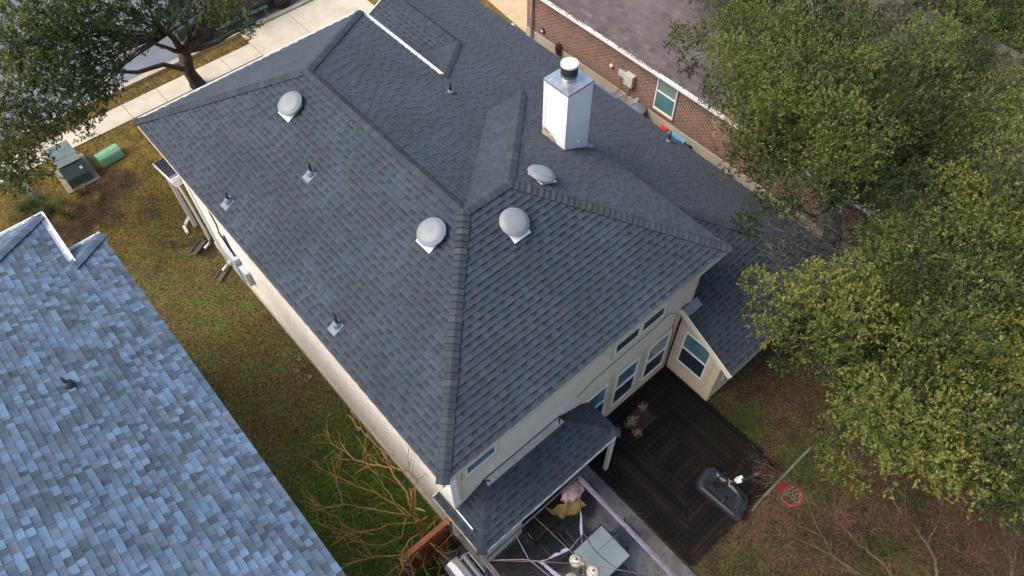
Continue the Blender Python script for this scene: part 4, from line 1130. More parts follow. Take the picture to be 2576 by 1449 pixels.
LAVP = mat('pale_lavender_cloth', (.32, .29, .385), .9, .1, 8)
R_ = lambda k, t: hub.lerp(ends[k], t) + Vector((0, 0, .06))
for k0, t0, k1, t1, wd, sg_ in ((5, .26, 6, .40, .11, .03), (6, .40, 7, .32, .10, .03), (3, .27, 4, .36, .07, .05), (7, .32, 0, .4, .08, .04), (4, .30, 5, .26, .03, .03), (2, .35, 3, .27, .07, .04)): rag(R_(k0, t0), R_(k1, t1), wd, sg_, k0, LAVP, 'torn_cloth', gaz)
f = MB(); pts = [R_(4, .30), R_(4, .38) + Vector((0, 0, .03)), R_(4, .5) + Vector((.02, 0, 0)), R_(4, .6)]; f.tube(pts, [.03, .035, .022, .01], 8); f.build('torn_cloth', LAVP, gaz)
f = MB(); f.tube([(gx0 + .9, gy1 - .03, gz + .02), (.9, -1.5, 2.1), (.98, -2.0, 2.16), R_(7, .45)], .009, 5); f.tube([(gx0, gy1, gz), hub.lerp(ends[6], .6) + Vector((.03, .05, -.04)), hub.lerp(ends[6], .25)], .008, 5); f.build('light_string', LAVP, gaz)
# hanging lamp under the hub
ch = thing('chandelier', (hub.x, hub.y, 1.95), 'three-shade chandelier with cream bowls hanging under the canopy hub', 'chandelier')
f = MB(); f.tube([(hub.x, hub.y, hub.z - .06), (hub.x, hub.y, 1.98)], .01, 6); f.lathe([(.03, 0), (.05, .04), (.02, .1)], (hub.x, hub.y, 1.92), 14); f.build('stem', 'black_metal', ch)
CRM = mat('cream_glass', (.62, .60, .46), .35, .08, 6)
for a_ in (math.radians(175), math.radians(70), math.radians(-40)):
    c_ = Vector((hub.x + .27 * math.cos(a_), hub.y + .27 * math.sin(a_), 1.96)); f = MB(); f.lathe([(.03, .06), (.06, .055), (.12, .02), (.15, -.05), (.155, -.06), (.145, -.06), (.11, .01), (.03, .045)], c_, 24); sh = f.build('shade', CRM, ch)
    f = MB(); f.tube([(hub.x, hub.y, 1.97), ((hub.x + c_.x) / 2, (hub.y + c_.y) / 2, 1.90), (c_.x, c_.y, 2.04)], .009, 6); f.lathe([(.022, 0), (.022, .03)], c_ + Vector((0, 0, .055)), 12); f.build('arm', 'black_metal', ch)

# gathered curtain at the corner post and the yellow cloth
f = MB(); N = 34; zs = [(2.08, .27), (1.95, .29), (1.80, .24), (1.68, .11), (1.60, .10), (1.50, .17), (1.35, .20), (1.15, .19), (1.0, .16)]; vs = []
for z_, r_ in zs:
    for k in range(N):
        a_ = 2 * math.pi * k / N; q_ = r_ * (1 + .10 * math.sin(k * 2 * math.pi / 3.4 + z_ * 2)); vs.append((2.74 + q_ * math.cos(a_) * 1.15, -1.02 + q_ * math.sin(a_) * .7, z_))
f.add(vs, [(i * N + k, i * N + (k + 1) % N, (i + 1) * N + (k + 1) % N, (i + 1) * N + k) for i in range(len(zs) - 1) for k in range(N)] + [tuple(range(N))], None, True)
tag(f.build('curtain', mat('pink_curtain', (.24, .15, .165), .9, .3, 5, .15, 30, spots=[((.40, .33, .26), 9, .52, .6, .8)]), origin=(2.74, -1.02, 1.0)), 'dusty pink curtain tied in a bunch at the canopy corner', 'curtain')
f = MB(); n1, n2 = 22, 8; vs = []
for i in range(n1 + 1):
    t = i / n1; tp = Vector((1.98, -.86, 2.0)).lerp(Vector((2.78, -1.10, 1.78)), t); tp.z -= .30 * 4 * t * (1 - t) * .8
    ln_ = .05 + .52 * math.sin(math.pi * min(1, t * .62 + .16)) * (.35 + .65 * t)
    for j in range(n2 + 1):
        u_ = j / n2; vs.append(tp + Vector((.10 * u_ - .04 * math.sin(t * 5), -.26 * u_ + .035 * math.sin(t * 16 + j * .8), -ln_ * u_ + .02 * math.sin(t * 22))))
f.add(vs, [(i * (n2 + 1) + j, i * (n2 + 1) + j + 1, (i + 1) * (n2 + 1) + j + 1, (i + 1) * (n2 + 1) + j) for i in range(n1) for j in range(n2)], None, True)
yc = f.build('yellow_cloth', mat('ochre_cloth', (.32, .20, .05), .9, .25, 5, .12, 40), origin=(2.4, -.95, 1.4)); so_ = yc.modifiers.new('thick', 'SOLIDIFY'); so_.thickness = .006
tag(yc, 'ochre yellow cloth slung between the porch eave and the canopy corner', 'cloth')

# glass table
tb = thing('patio_table', (2.55, -2.32, .06), 'square frosted glass patio table with black frame', 'table')
f = MB(); f.box(2.07, 3.03, -2.80, -1.84, .732, .742); f.build('glass_top', 'table_glass', tb)
f = MB()
for a, b in (((2.05, -1.82), (3.05, -1.82)), ((2.05, -2.82), (3.05, -2.82))): f.box(a[0], b[0], a[1] - .02, a[1] + .02, .70, .748)
for x in (2.05, 3.05): f.box(x - .02, x + .02, -2.80, -1.84, .70, .748)
f.build('frame', 'black_metal', tb)
for x in (2.12, 2.98):
    for y in (-1.90, -2.74): f = MB(); f.box(x - .02, x + .02, y - .02, y + .02, .06, .70); f.build('leg', 'black_metal', tb)


def make_chair(label):
    t = thing('patio_chair', (0, 0, 0), label, 'chair', 'black metal chairs round the glass table')
    f = MB()
    for i in range(7): f.box(-.21, .21, -.20 + i * .065, -.165 + i * .065, .40, .412)
    f.box(-.235, -.211, -.23, .25, .385, .415); f.box(.211, .235, -.23, .25, .385, .415); f.box(-.21, .21, .226, .25, .385, .415); f.build('seat', 'black_metal', t)
    for sx in (-1, 1):
        f = MB(); f.tube([(sx * .25, -.24, 0), (sx * .25, -.22, .40)], .014, 6); f.build('leg', 'black_metal', t)
        f = MB(); f.tube([(sx * .25, .24, 0), (sx * .25, .25, .62)], .014, 6); f.build('leg', 'black_metal', t)
        f = MB(); f.bar((sx * .255, -.28, .64), (sx * .255, .26, .635), .032, .016); f.build('armrest', mat('wet_arm', (.035, .045, .052), .3, .1) if 'wet_arm' not in bpy.data.materials else bpy.data.materials['wet_arm'], t)
    bz = lambda u, v: Vector((u * (.25 - .0 * v), -.23 - .16 * v - .05 * (1 - u * u), .42 + .52 * v + .06 * (1 - u * u) * v))
    f = MB()
    for line in ([(-1, 0), (-1, .5), (-1, 1)], [(1, 0), (1, .5), (1, 1)], [(u / 6, 1) for u in range(-6, 7)], [(u / 4, 0.05) for u in range(-4, 5)]): f.tube([bz(*q_) for q_ in line], .013, 6)
    for k in (-.9, -.3, .3):
        f.tube([bz(k + .6 * j / 6, .05 + .95 * j / 6) for j in range(7)], .007, 5); f.tube([bz(-k - .6 * j / 6, .05 + .95 * j / 6) for j in range(7)], .007, 5)
    f.tube([bz(u / 4, .5) for u in range(-4, 5)], .008, 5); f.build('backrest', 'black_metal', t)
    return t


chair = make_chair('black metal chair nearest the porch wall beside the storage box')
spots = [((1.86, -1.50), 0, None), ((2.54, -1.56), -.05, 'black metal chair facing the glass table below the yellow cloth'), ((3.42, -2.36), math.pi / 2 + .08, 'black metal chair with lattice back nearest the wooden deck'), ((2.62, -3.05), math.pi + .1, 'black metal chair on the garden side of the glass table')]
for i, ((x, y), a_, lb) in enumerate(spots):
    c_ = chair if i == 0 else copy_tree(chair)
    c_.location = (x, y, .06)
    c_.rotation_euler = (0, 0, a_ + math.pi if i != 99 else 0)
    if lb: c_['label'] = lb
st = thing('storage_box', (2.27, -.72, .06), 'long dark brown slatted storage box under the porch eave', 'storage box')
f = MB(); f.box(1.62, 2.93, -1.0, -.45, .06, .56)
for i in range(13): f.box(1.63 + i * .10, 1.72 + i * .10, -1.012, -1.001, .09, .55)
f.build('body', 'wood_dark', st); f = MB(); f.box(1.60, 2.95, -1.03, -.43, .561, .60)
for i in range(4): f.box(1.61, 2.94, -1.02 + i * .148, -1.02 + i * .148 + .138, .601, .612)
f.build('lid', mat('lid_wood', (.024, .017, .015), .5, .3, 5), st)
f = MB(); f.obox((1.598, -.80, .45), (0, 1, .4), (1, 0, 0), (0, 0, 1), .09, .006, .012); f.build('handle', 'white_paint', st)

# grill
gr = thing('barbecue_grill', (-.3, -.5, .0), 'silver hooded barbecue grill with black side shelf by the orange fence', 'grill')
f = MB(); f.box(-.52, -.06, -.95, -.14, .10, .86); f.build('cabinet', 'black_metal', gr, bevel=.01)
f = MB(); pr = [(-.54, .87), (-.53, 1.02), (-.45, 1.13), (-.30, 1.15), (-.16, 1.08), (-.09, .87)]; nn = len(pr)
f.add([(x, -.96, z) for x, z in pr] + [(x, -.13, z) for x, z in pr], [tuple(range(nn)), tuple(range(2 * nn - 1, nn - 1, -1))] + [(i, i + nn, (i + 1) % nn + nn, (i + 1) % nn) for i in range(nn)])
f.build('hood', mat('brushed_steel', (.66, .67, .67), .3, .06, 6, metal=.35), gr, bevel=.008)
f = MB(); f.box(-.058, .06, -.95, -.14, .70, .87)
for y in (-.25, -.45, -.65): f.lathe([(.03, 0), (.03, .03), (0, .035)], (.06, y, .79), 14, (1, 0, 0))
f.build('control_panel', 'grey_metal', gr)
f = MB(); f.tube([(-.12, -.22, .98), (-.02, -.22, .99), (-.02, -.86, .99), (-.12, -.86, .98)], .016, 8); f.build('hood_handle', 'gutter', gr)
f = MB(); f.tube([(.06, -.2, .92), (.14, -.2, .92), (.14, -.9, .92), (.06, -.9, .92)], .012, 8); f.build('towel_rail', 'gutter', gr)
f = MB(); f.box(-.52, -.10, -.125, .24, .80, .85); f.build('side_shelf', 'black', gr, bevel=.012)

# timber fence with gate
ORN = mat('red_stained_wood', (.22, .055, .014), .6, .35, 2.5, .3, 25, .3, 30, spots=[((.08, .022, .010), 2.2, .52, .7, .8)])
fe = thing('wooden_fence', (-.5, .48, 0), 'rust orange stained timber fence between the house corner and side yard', 'fence')
f = MB(); r = random.Random(8); x = -1.22
while x < .2: wd = .138; f.box(x, min(x + wd, .22), .47 + r.uniform(-.003, .003), .488, .05, 1.70 + r.uniform(-.01, .01)); x += wd + .004
f.build('boards', ORN, fe)
f = MB(); RAIL = mat('orange_rail', (.36, .105, .025), .55, .25, 4); f.box(-1.26, .24, .42, .545, 1.715, 1.75); f.build('rail', RAIL, fe)
for q_ in ((.489, .53, 1.50, 1.60), (.43, .469, 1.50, 1.60), (.43, .469, .25, .34)): f = MB(); f.box(-1.24, .23, *q_); f.build('rail', RAIL, fe)
f = MB(); f.lathe([(.03, 0), (.03, 1.72), (.036, 1.73), (.03, 1.76), (0, 1.77)], (.10, .40, 0), 14); f.build('post', 'grey_metal', fe)
f = MB(); f.lathe([(.03, 0), (.03, 1.72), (.036, 1.73), (.03, 1.76), (0, 1.77)], (-1.18, .40, 0), 14); f.build('post', 'grey_metal', fe)
f = MB(); y = .36
while y > -3: f.box(-1.27, -1.252, y - .138, y, .05, 1.6 + r.uniform(-.01, .01)); y -= .142
f.build('boards', mat('grey_fence_wood', (.13, .09, .09), .8, .3, 4), fe)

# ------------------------------------------------------------------ vegetation


def crown(name, parent, clumps, per, ln, cols, seed, wr=.5, droop=.0, mt='leaf', twig=.16, org=None):
    g_ = np.random.default_rng(seed); Ps, Ds, Ss, Ls, Cs = [], [], [], [], []
    cols = np.array(cols)
    for (c_, r_) in clumps:
        n_ = int(per * r_ * r_); nt = max(4, n_ // 9)
        d_ = unit(g_.normal(size=(nt, 3))); rad = r_ * g_.uniform(.25, 1.0, nt) ** .5
        lump_ = 1 + .28 * np.sin(d_[:, 0] * 5 + c_[0] * 3) * np.sin(d_[:, 1] * 6 + c_[1] * 2) + .15 * g_.normal(size=nt)
        tp = np.array(c_) + d_ * (rad * lump_)[:, None] * np.array([1.1, 1.1, .8])
        td = unit(d_ * .8 + np.array([0, 0, .45 - droop]) + g_.normal(0, .5, (nt, 3)))
        tone = np.clip(g_.normal(.5, .18, nt) + .22 * d_[:, 2] + g_.normal(0, .26), 0, .999)  # upper side of each clump gets lighter leaf colours, a painted top highlight
        k_ = 9
        t_ = np.tile(np.linspace(.05, 1, k_), nt); ti = np.repeat(np.arange(nt), k_)
        Ps.append(tp[ti] + td[ti] * (t_ * twig)[:, None])
        D_ = unit(td[ti] * .7 + g_.normal(0, .75, (nt * k_, 3))); U_ = g_.normal(0, .45, (nt * k_, 3)) + np.array([0, 0, 1.0])
        S_ = unit(np.cross(D_, U_)); Ds.append(D_); Ss.append(S_); Ls.append(g_.uniform(.7, 1.25, nt * k_) * ln)
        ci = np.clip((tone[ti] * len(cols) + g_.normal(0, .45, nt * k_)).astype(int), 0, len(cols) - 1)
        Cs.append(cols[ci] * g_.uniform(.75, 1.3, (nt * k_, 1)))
    P, D, S, Ls, C = [np.concatenate(x) for x in (Ps, Ds, Ss, Ls, Cs)]
    V, F = quads(P, D, S, Ls, Ls * wr)
    return nmesh(name, V, F, C, mt, parent, org)


def limbs(mb, fork, clumps, seed, r0=.10, frac=1.0, r1=.02):
    rr = random.Random(seed); fork = Vector(fork)
    for c_, r_ in clumps:
        if rr.random() > frac: continue
        c_ = Vector(c_); d_ = c_ - fork; mid = fork + d_ * .45 + Vector((rr.uniform(-.3, .3), rr.uniform(-.3, .3), rr.uniform(-.1, .35))) * d_.length * .25
        pts = [fork, fork.lerp(mid, .5) + Vector((rr.uniform(-.1, .1), rr.uniform(-.1, .1), .05)), mid, mid.lerp(c_, .55) + Vector((rr.uniform(-.15, .15), rr.uniform(-.15, .15), rr.uniform(-.1, .1))), c_]
        mb.tube(pts, [r0, r0 * .8, r0 * .55, r0 * .35, r1], 7)
        for _ in range(5):
            e = c_ + Vector((rr.uniform(-1, 1), rr.uniform(-1, 1), rr.uniform(-.5, .8))) * r_ * .9; mb.tube([pts[3], (pts[3] + e) / 2 + Vector((rr.uniform(-.1, .1), rr.uniform(-.1, .1), .08)), e], [r0 * .22, r0 * .15, .006], 5)


def pip(x, y, poly):
    ins = False; j = len(poly) - 1
    for i in range(len(poly)):
        if (poly[i][1] > y) != (poly[j][1] > y) and x < (poly[j][0] - poly[i][0]) * (y - poly[i][1]) / (poly[j][1] - poly[i][1]) + poly[i][0]: ins = not ins
        j = i
    return ins


def survey(poly, spacing, zf, seed, rf):
    """spread crown clumps through the volume above a surveyed outline"""
    rr = random.Random(seed); pts = []; xs = [p[0] for p in poly]; ys = [p[1] for p in poly]
    for _ in range(4000):
        x, y = rr.uniform(min(xs), max(xs)), rr.uniform(min(ys), max(ys))
        if pip(x, y, poly) and all((x - a) ** 2 + (y - b) ** 2 > spacing ** 2 for a, b in pts): pts.append((x, y))
    return [(at(x, y, z=zf(x, y, rr)), rr.uniform(*rf)) for x, y in pts]


# street oak
oak = thing('oak_tree', (3.6, 20.75, 0), 'street oak with a thick forked trunk between pavement and kerb', 'tree', 'oaks around the houses')
cl = [(at(x, y, z=z), r_) for x, y, z, r_ in [
    (628, 62, 4.3, .42), (590, 18, 5.0, .7), (545, 40, 4.8, .55), (505, 12, 5.2, .75), (455, 38, 4.8, .6), (410, 10, 5.4, .8), (372, 40, 4.8, .5), (330, 14, 5.6, .85), (335, 88, 4.6, .6),
    (290, 60, 5.2, .8), (300, 128, 4.3, .5), (245, 20, 5.9, .9), (240, 105, 5.0, .85), (205, 62, 5.7, .9), (185, 140, 5.1, .8), (255, 165, 4.4, .62), (272, 205, 4.0, .5), (215, 205, 4.5, .7), (160, 25, 6.3, 1.0), (130, 100, 6.0, .95), (150, 190, 5.2, .8), (235, 255, 3.8, .55), (190, 260, 4.2, .65), (262, 232, 3.7, .35),
    (90, 30, 6.7, 1.0), (70, 115, 6.2, .95), (100, 175, 5.6, .85), (30, 60, 6.8, 1.0), (20, 150, 6.2, .95), (480, -45, 5.6, .9), (580, -40, 5.4, .9), (360, -50, 6.0, .9), (240, -55, 6.5, 1), (110, -55, 7, 1.1),
    (205, 305, 3.4, .42), (225, 338, 3.0, .28), (150, 290, 3.9, .55)]]
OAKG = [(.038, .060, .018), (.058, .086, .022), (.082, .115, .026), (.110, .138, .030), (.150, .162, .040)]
f = MB(); fk = Vector((3.62, 20.55, 1.75))
f.tube([(3.62, 20.8, -.1), (3.6, 20.78, .25), (3.5, 20.72, .8), (3.55, 20.62, 1.3), fk + Vector((0, 0, .15))], [.34, .27, .235, .25, .22], 14)
for tgt, rr_ in (((640, 60, 4.1), .13), ((560, 30, 4.6), .13), ((520, 20, 4.6), .14), ((470, 25, 4.5), .13), ((380, 40, 4.5), .16), ((335, 95, 4.3), .10)):
    e = at(tgt[0], tgt[1], z=tgt[2]); d_ = e - fk; f.tube([fk, fk + d_ * .22 + Vector((0, 0, -.12)), fk + d_ * .45 + Vector((.08, 0, -.12)), fk + d_ * .72 + Vector((0, 0, .0)), e], [rr_, rr_ * .85, rr_ * .68, rr_ * .5, rr_ * .3], 9)
e = at(255, 178, z=3.6); lo = Vector((3.52, 20.68, 1.05)); f.tube([lo, at(460, 174, z=1.5), at(410, 162, z=2.1), at(345, 182, z=2.7), e], [.12, .095, .085, .07, .035], 9)
limbs(f, fk + Vector((-.5, -.5, 1.2)), cl[6:], 4, .055, .6)
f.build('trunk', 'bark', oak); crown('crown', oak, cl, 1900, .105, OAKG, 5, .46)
oak2 = thing('oak_tree', (-6.2, 20.9, 0), 'oak crown hanging over the pavement at the far left edge', 'tree', 'oaks around the houses')
cl = [(at(x, y, z=z), r_) for x, y, z, r_ in [(20, 235, 5.6, .9), (70, 250, 5.2, .8), (115, 300, 4.4, .55), (35, 310, 5.0, .8), (85, 345, 4.3, .55), (10, 380, 4.8, .75), (55, 400, 4.0, .5), (100, 405, 3.4, .38), (130, 440, 2.8, .28), (15, 450, 4.0, .6), (60, 455, 3.2, .4), (-40, 300, 5.4, 1), (-50, 420, 4.8, .9), (110, 355, 3.8, .3)]]
f = MB(); f.tube([(-6.2, 20.9, -.1), (-6.1, 20.7, 1.2), (-5.6, 20.0, 2.4)], [.3, .24, .2], 12); limbs(f, (-5.6, 20.0, 2.4), cl, 9, .09); f.build('trunk', 'bark', oak2); crown('crown', oak2, cl, 1900, .10, OAKG, 6, .46)

# two big oaks on the right
OLIVE = [(0.024, 0.034, 0.01), (0.041, 0.058, 0.012), (0.066, 0.089, 0.016), (0.098, 0.118, 0.021), (0.137, 0.151, 0.029)]
YELL = [(0.026, 0.038, 0.01), (0.052, 0.07, 0.014), (0.087, 0.106, 0.018), (0.127, 0.142, 0.024), (0.171, 0.175, 0.035)]
pa_ = [(1760, 40), (1785, 150), (1825, 270), (1885, 400), (1915, 500), (1960, 510), (2060, 480), (2200, 470), (2330, 410), (2480, 360), (2660, 320), (2700, -70), (1745, -70)]
zA = lambda x, y, rr: 5.2 + 1.6 * min(1, (x - 1690) / 420) + rr.uniform(-.9, .9)
clA = survey(pa_, 74, zA, 3, (.42, .78)) + survey([(1850, 0), (1950, 430), (2300, 400), (2650, 250), (2650, 0)], 72, lambda x, y, rr: 4.6 + rr.uniform(-.5, .5), 4, (.8, 1.1))
hole = lambda cs, ps: [(c_, r_) for c_, r_ in cs if all((Vector((c_.x, c_.y)) - Vector((p_.x, p_.y))).length > q_ for p_, q_ in ps)]
clA = hole(clA, [(at(2226, 372, z=6.2), 1.05), (at(2330, 150, z=6.2), .75), (at(2480, 110, z=6.4), .6), (at(2020, 300, z=5.6), .45)])
clA += [(at(x, y, z=5.0), r_) for x, y, r_ in ((1712, 108, .36), (1730, 165, .28), (1705, 72, .22), (1880, 560, .30))]
oak3 = thing('oak_tree', (14.3, -.6, 0), 'olive green oak spreading over the brown brick house roof', 'tree', 'oaks around the houses')
f = MB(); f.tube([(14.3, -.6, -.1), (14.2, -.5, 1.5), (13.8, -.1, 3.2)], [.34, .28, .24], 12); limbs(f, (13.8, -.1, 3.2), clA, 12, .06, .25, .012)
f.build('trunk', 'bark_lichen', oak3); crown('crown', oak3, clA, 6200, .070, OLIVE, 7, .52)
dd = [(at(x, y, z=4.4), r_) for x, y, r_ in ((1815, 290, .22), (1830, 262, .15), (1800, 318, .15), (1852, 310, .12))]
crown('dead_leaf_spray', oak3, dd, 2600, .085, [(.42, .32, .17), (.34, .24, .12), (.5, .40, .24)], 8, .45)
pb_ = [(1975, 745), (2010, 725), (2110, 690), (2220, 600), (2290, 490), (2420, 400), (2640, 330), (2660, 1250), (2520, 1240), (2380, 1180), (2260, 1110), (2180, 1040), (2060, 940), (2000, 810)]
zB = lambda x, y, rr: 5.9 + 1.5 * min(1, (x - 1890) / 420) - .0012 * max(0, y - 950) * 1.5 + rr.uniform(-1.0, 1.0)
clB = survey(pb_, 74, zB, 6, (.42, .74)) + survey([(2090, 780), (2200, 1050), (2600, 1150), (2600, 450), (2330, 560)], 85, lambda x, y, rr: 4.6 + rr.uniform(-.5, .5), 8, (.8, 1.0))
clB += [(at(x, y, z=z), r_) for x, y, z, r_ in ((1905, 705, 5.2, .26), (1890, 745, 5.0, .2), (1885, 792, 5.0, .10), (1930, 830, 5.0, .3), (1985, 905, 5.0, .32), (2100, 1085, 4.6, .35), (2090, 1165, 4.4, .28), (2140, 1190, 4.2, .3))]
oak4 = thing('oak_tree', (10.6, -4.2, 0), 'yellow green oak nearest the viewer at the right edge of the yard', 'tree', 'oaks around the houses')
f = MB(); f.tube([(10.6, -4.2, -.1), (10.5, -4.1, 1.6), (10.2, -4.0, 3.4)], [.32, .26, .22], 12); limbs(f, (10.2, -4.0, 3.4), clB, 14, .06, .45, .012)
rr = random.Random(2)
for _ in range(420):
    a_ = at(rr.uniform(1950, 2240), rr.uniform(545, 700), z=rr.uniform(4.0, 5.4)); d_ = Vector((rr.uniform(-1, .4), rr.uniform(-.6, .9), rr.uniform(-.2, .5))).normalized(); L_ = rr.uniform(.25, .8)
    f.tube([a_, a_ + d_ * L_ * .5 + Vector((0, 0, .04)), a_ + d_ * L_], [.012, .008, .004], 5)
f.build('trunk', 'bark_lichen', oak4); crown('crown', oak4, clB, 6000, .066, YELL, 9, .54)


def bare(mb, lines, conv, seed, r0, r1, twigs, tl, zpow=1.0):
    rr = random.Random(seed); tips = []
    for pts, za, zb, ra, rb in lines:
        n_ = len(pts); P = [at(*conv(p), z=za + (zb - za) * (i / (n_ - 1)) ** zpow) for i, p in enumerate(pts)]
        S_ = []
        for i in range(n_ - 1):
            for t in (0, .34, .67): S_.append(P[i].lerp(P[i + 1], t) + Vector((rr.uniform(-1, 1), rr.uniform(-1, 1), rr.uniform(-1, 1))) * .018)
        S_.append(P[-1]); m_ = len(S_)
        mb.tube(S_, [ra + (rb - ra) * (i / (m_ - 1)) ** .6 for i in range(m_)], 6)
        tips += S_[m_ // 3:]
        for i in range(2, m_ - 1):
            if rr.random() < twigs:
                d_ = (S_[i + 1] - S_[i - 1]).normalized(); d_ = (d_ + Vector((rr.uniform(-1, 1), rr.uniform(-1, 1), rr.uniform(-.4, .7))) * .9).normalized(); L_ = rr.uniform(.3, 1) * tl
                a_ = S_[i]; b_ = a_ + d_ * L_ * .5 + Vector((rr.uniform(-.05, .05), rr.uniform(-.05, .05), rr.uniform(-.02, .06))); c_ = a_ + d_ * L_ + Vector((rr.uniform(-.08, .08), rr.uniform(-.08, .08), .03)); mb.tube([a_, b_, c_], [rb * 1.1, rb * .8, rb * .45], 5); tips += [b_, c_]
    return tips


zc8 = lambda q: ((900 + q[0] / 2.1467) / 1.5528, (1575 + q[1] / 2.1467) / 1.5528)
bt = thing('bare_tree', tuple(at(1105, 1395, z=0)), 'leafless orange twigged tree growing by the rust orange fence', 'tree')
f = MB()
bare(f, [([(1710, 1300), (1640, 1180), (1590, 1050), (1545, 930), (1500, 840)], -.05, 2.4, .062, .034),
         ([(1500, 840), (1470, 740), (1380, 620), (1310, 480), (1305, 420), (1180, 310), (1060, 190), (990, 100)], 2.4, 3.4, .026, .007),
         ([(1545, 930), (1550, 760), (1560, 640), (1500, 560), (1490, 450), (1485, 330)], 2.0, 3.5, .022, .006),
         ([(1490, 570), (1300, 535), (1150, 510), (1040, 470), (930, 390), (840, 330), (810, 255)], 3.0, 3.6, .016, .006),
         ([(1545, 960), (1400, 920), (1250, 900), (1080, 870), (950, 840), (905, 720), (880, 600), (850, 460)], 1.9, 3.2, .018, .006),
         ([(1560, 1000), (1350, 1010), (1250, 1050), (1100, 1080), (990, 1090), (880, 1060), (680, 990)], 1.7, 3.0, .018, .006),
         ([(1540, 960), (1380, 830), (1250, 640), (1150, 510), (1120, 370), (1060, 280)], 2.0, 3.4, .017, .006),
         ([(1500, 960), (1380, 850), (1200, 740), (1050, 690), (880, 610), (760, 550), (680, 480)], 2.0, 3.3, .016, .006),
         ([(950, 845), (850, 865), (720, 860), (650, 790)], 2.9, 3.2, .010, .006),
         ([(1200, 1100), (1000, 1060), (890, 960), (780, 900), (680, 820)], 2.2, 3.2, .012, .006),
         ([(1590, 1090), (1500, 1150), (1450, 1230), (1430, 1320), (1450, 1400), (1390, 1470)], 1.3, 2.6, .03, .012),
         ([(1440, 1270), (1200, 1300), (1080, 1320), (960, 1370), (840, 1455)], 2.0, 3.0, .016, .007),
         ([(1600, 1110), (1700, 1200), (1800, 1290), (1880, 1350)], 1.4, 2.6, .015, .006),
         ([(1590, 1120), (1650, 1060), (1720, 990), (1800, 900)], 1.4, 2.8, .014, .006),
         ([(1190, 1290), (1080, 1130), (990, 1090), (840, 1190)], 2.4, 3.0, .010, .006),
         ([(1620, 1150), (1560, 1250), (1500, 1350), (1540, 1460)], 1.2, 2.6, .016, .007),
         ([(1690, 1260), (1780, 1180), (1850, 1110), (1910, 1040)], 1.2, 2.4, .012, .006),
         ([(1640, 1200), (1500, 1300), (1400, 1370), (1290, 1460)], 1.2, 2.6, .014, .007),
         ([(1660, 1210), (1620, 1330), (1650, 1460)], 1.0, 2.4, .013, .007), ([(1680, 1250), (1760, 1380), (1740, 1470)], 1.0, 2.2, .012, .007),
         ([(1470, 960), (1440, 1120), (1250, 1200), (1100, 1160), (980, 1170)], 2.0, 2.9, .010, .006)], zc8, 3, .05, .006, .85, .7)
f.build('branches', 'bark_orange', bt)

zc7 = lambda q: ((2800 + q[0] / 2.1467) / 1.5528, (1575 + q[1] / 2.1467) / 1.5528)
RT = [([(1700, 1800), (1480, 1560), (1220, 1449), (1080, 1360), (970, 1270), (900, 1130), (850, 1060), (800, 920), (720, 740), (650, 660), (560, 600), (450, 530), (320, 480)], .5, 3.4, .05, .006),
      ([(1150, 1400), (960, 1270), (760, 1170), (640, 1110), (400, 1100), (240, 1110)], 1.6, 2.9, .03, .006),
      ([(1700, 1800), (1500, 1480), (1400, 1340), (1230, 1210), (1130, 1110), (1000, 980), (960, 920), (780, 830), (560, 760)], .5, 3.2, .04, .006),
      ([(1250, 1449), (1000, 1380), (760, 1330), (560, 1230), (420, 1180)], 1.2, 2.7, .02, .006), ([(1000, 980), (1020, 880), (1060, 760)], 2.6, 3.2, .012, .005),
      ([(900, 1130), (700, 1030), (520, 960), (380, 900)], 2.3, 3.0, .014, .005), ([(640, 1110), (560, 1000), (500, 880)], 2.3, 2.9, .01, .005)]
RT2 = [([(1850, 1800), (1840, 1449), (1830, 1320), (1760, 1180), (1650, 1020), (1560, 950), (1470, 910), (1380, 850), (1250, 780), (1170, 640), (1100, 560), (930, 480)], .3, 3.6, .055, .006),
       ([(1560, 950), (1500, 840), (1440, 700), (1370, 560), (1340, 440), (1280, 330), (1180, 200)], 2.6, 4.4, .03, .006),
       ([(1590, 940), (1580, 800), (1590, 690)], 2.6, 3.4, .014, .005), ([(1570, 960), (1500, 1040), (1300, 1060)], 2.6, 3.0, .014, .005), ([(1850, 1560), (1750, 1380), (1600, 1340), (1420, 1380)], .9, 2.4, .03, .006),
       ([(1250, 780), (1100, 760), (980, 930)], 3.1, 3.4, .012, .005), ([(1760, 1180), (1860, 1000), (1900, 820)], 2.0, 3.2, .016, .005)]
RT3 = [([(2500, 1800), (2480, 1449), (2470, 1300), (2380, 1200), (2310, 1070), (2180, 1000), (2080, 910), (1950, 770), (1850, 660)], .3, 3.6, .05, .006),
       ([(2310, 1070), (2290, 880), (2220, 700)], 2.2, 3.6, .02, .006), ([(2380, 1200), (2250, 1230), (2100, 1280), (1980, 1220)], 1.8, 2.8, .02, .006), ([(2480, 1400), (2520, 1200), (2440, 1050), (2460, 900)], 1.0, 3.2, .022, .006), ([(2180, 1000), (2020, 1000), (1900, 980)], 2.6, 3.2, .012, .005)]
REDS = [(.17, .040, .032), (.12, .050, .032), (.16, .060, .038), (.085, .065, .035), (.070, .05, .025)]
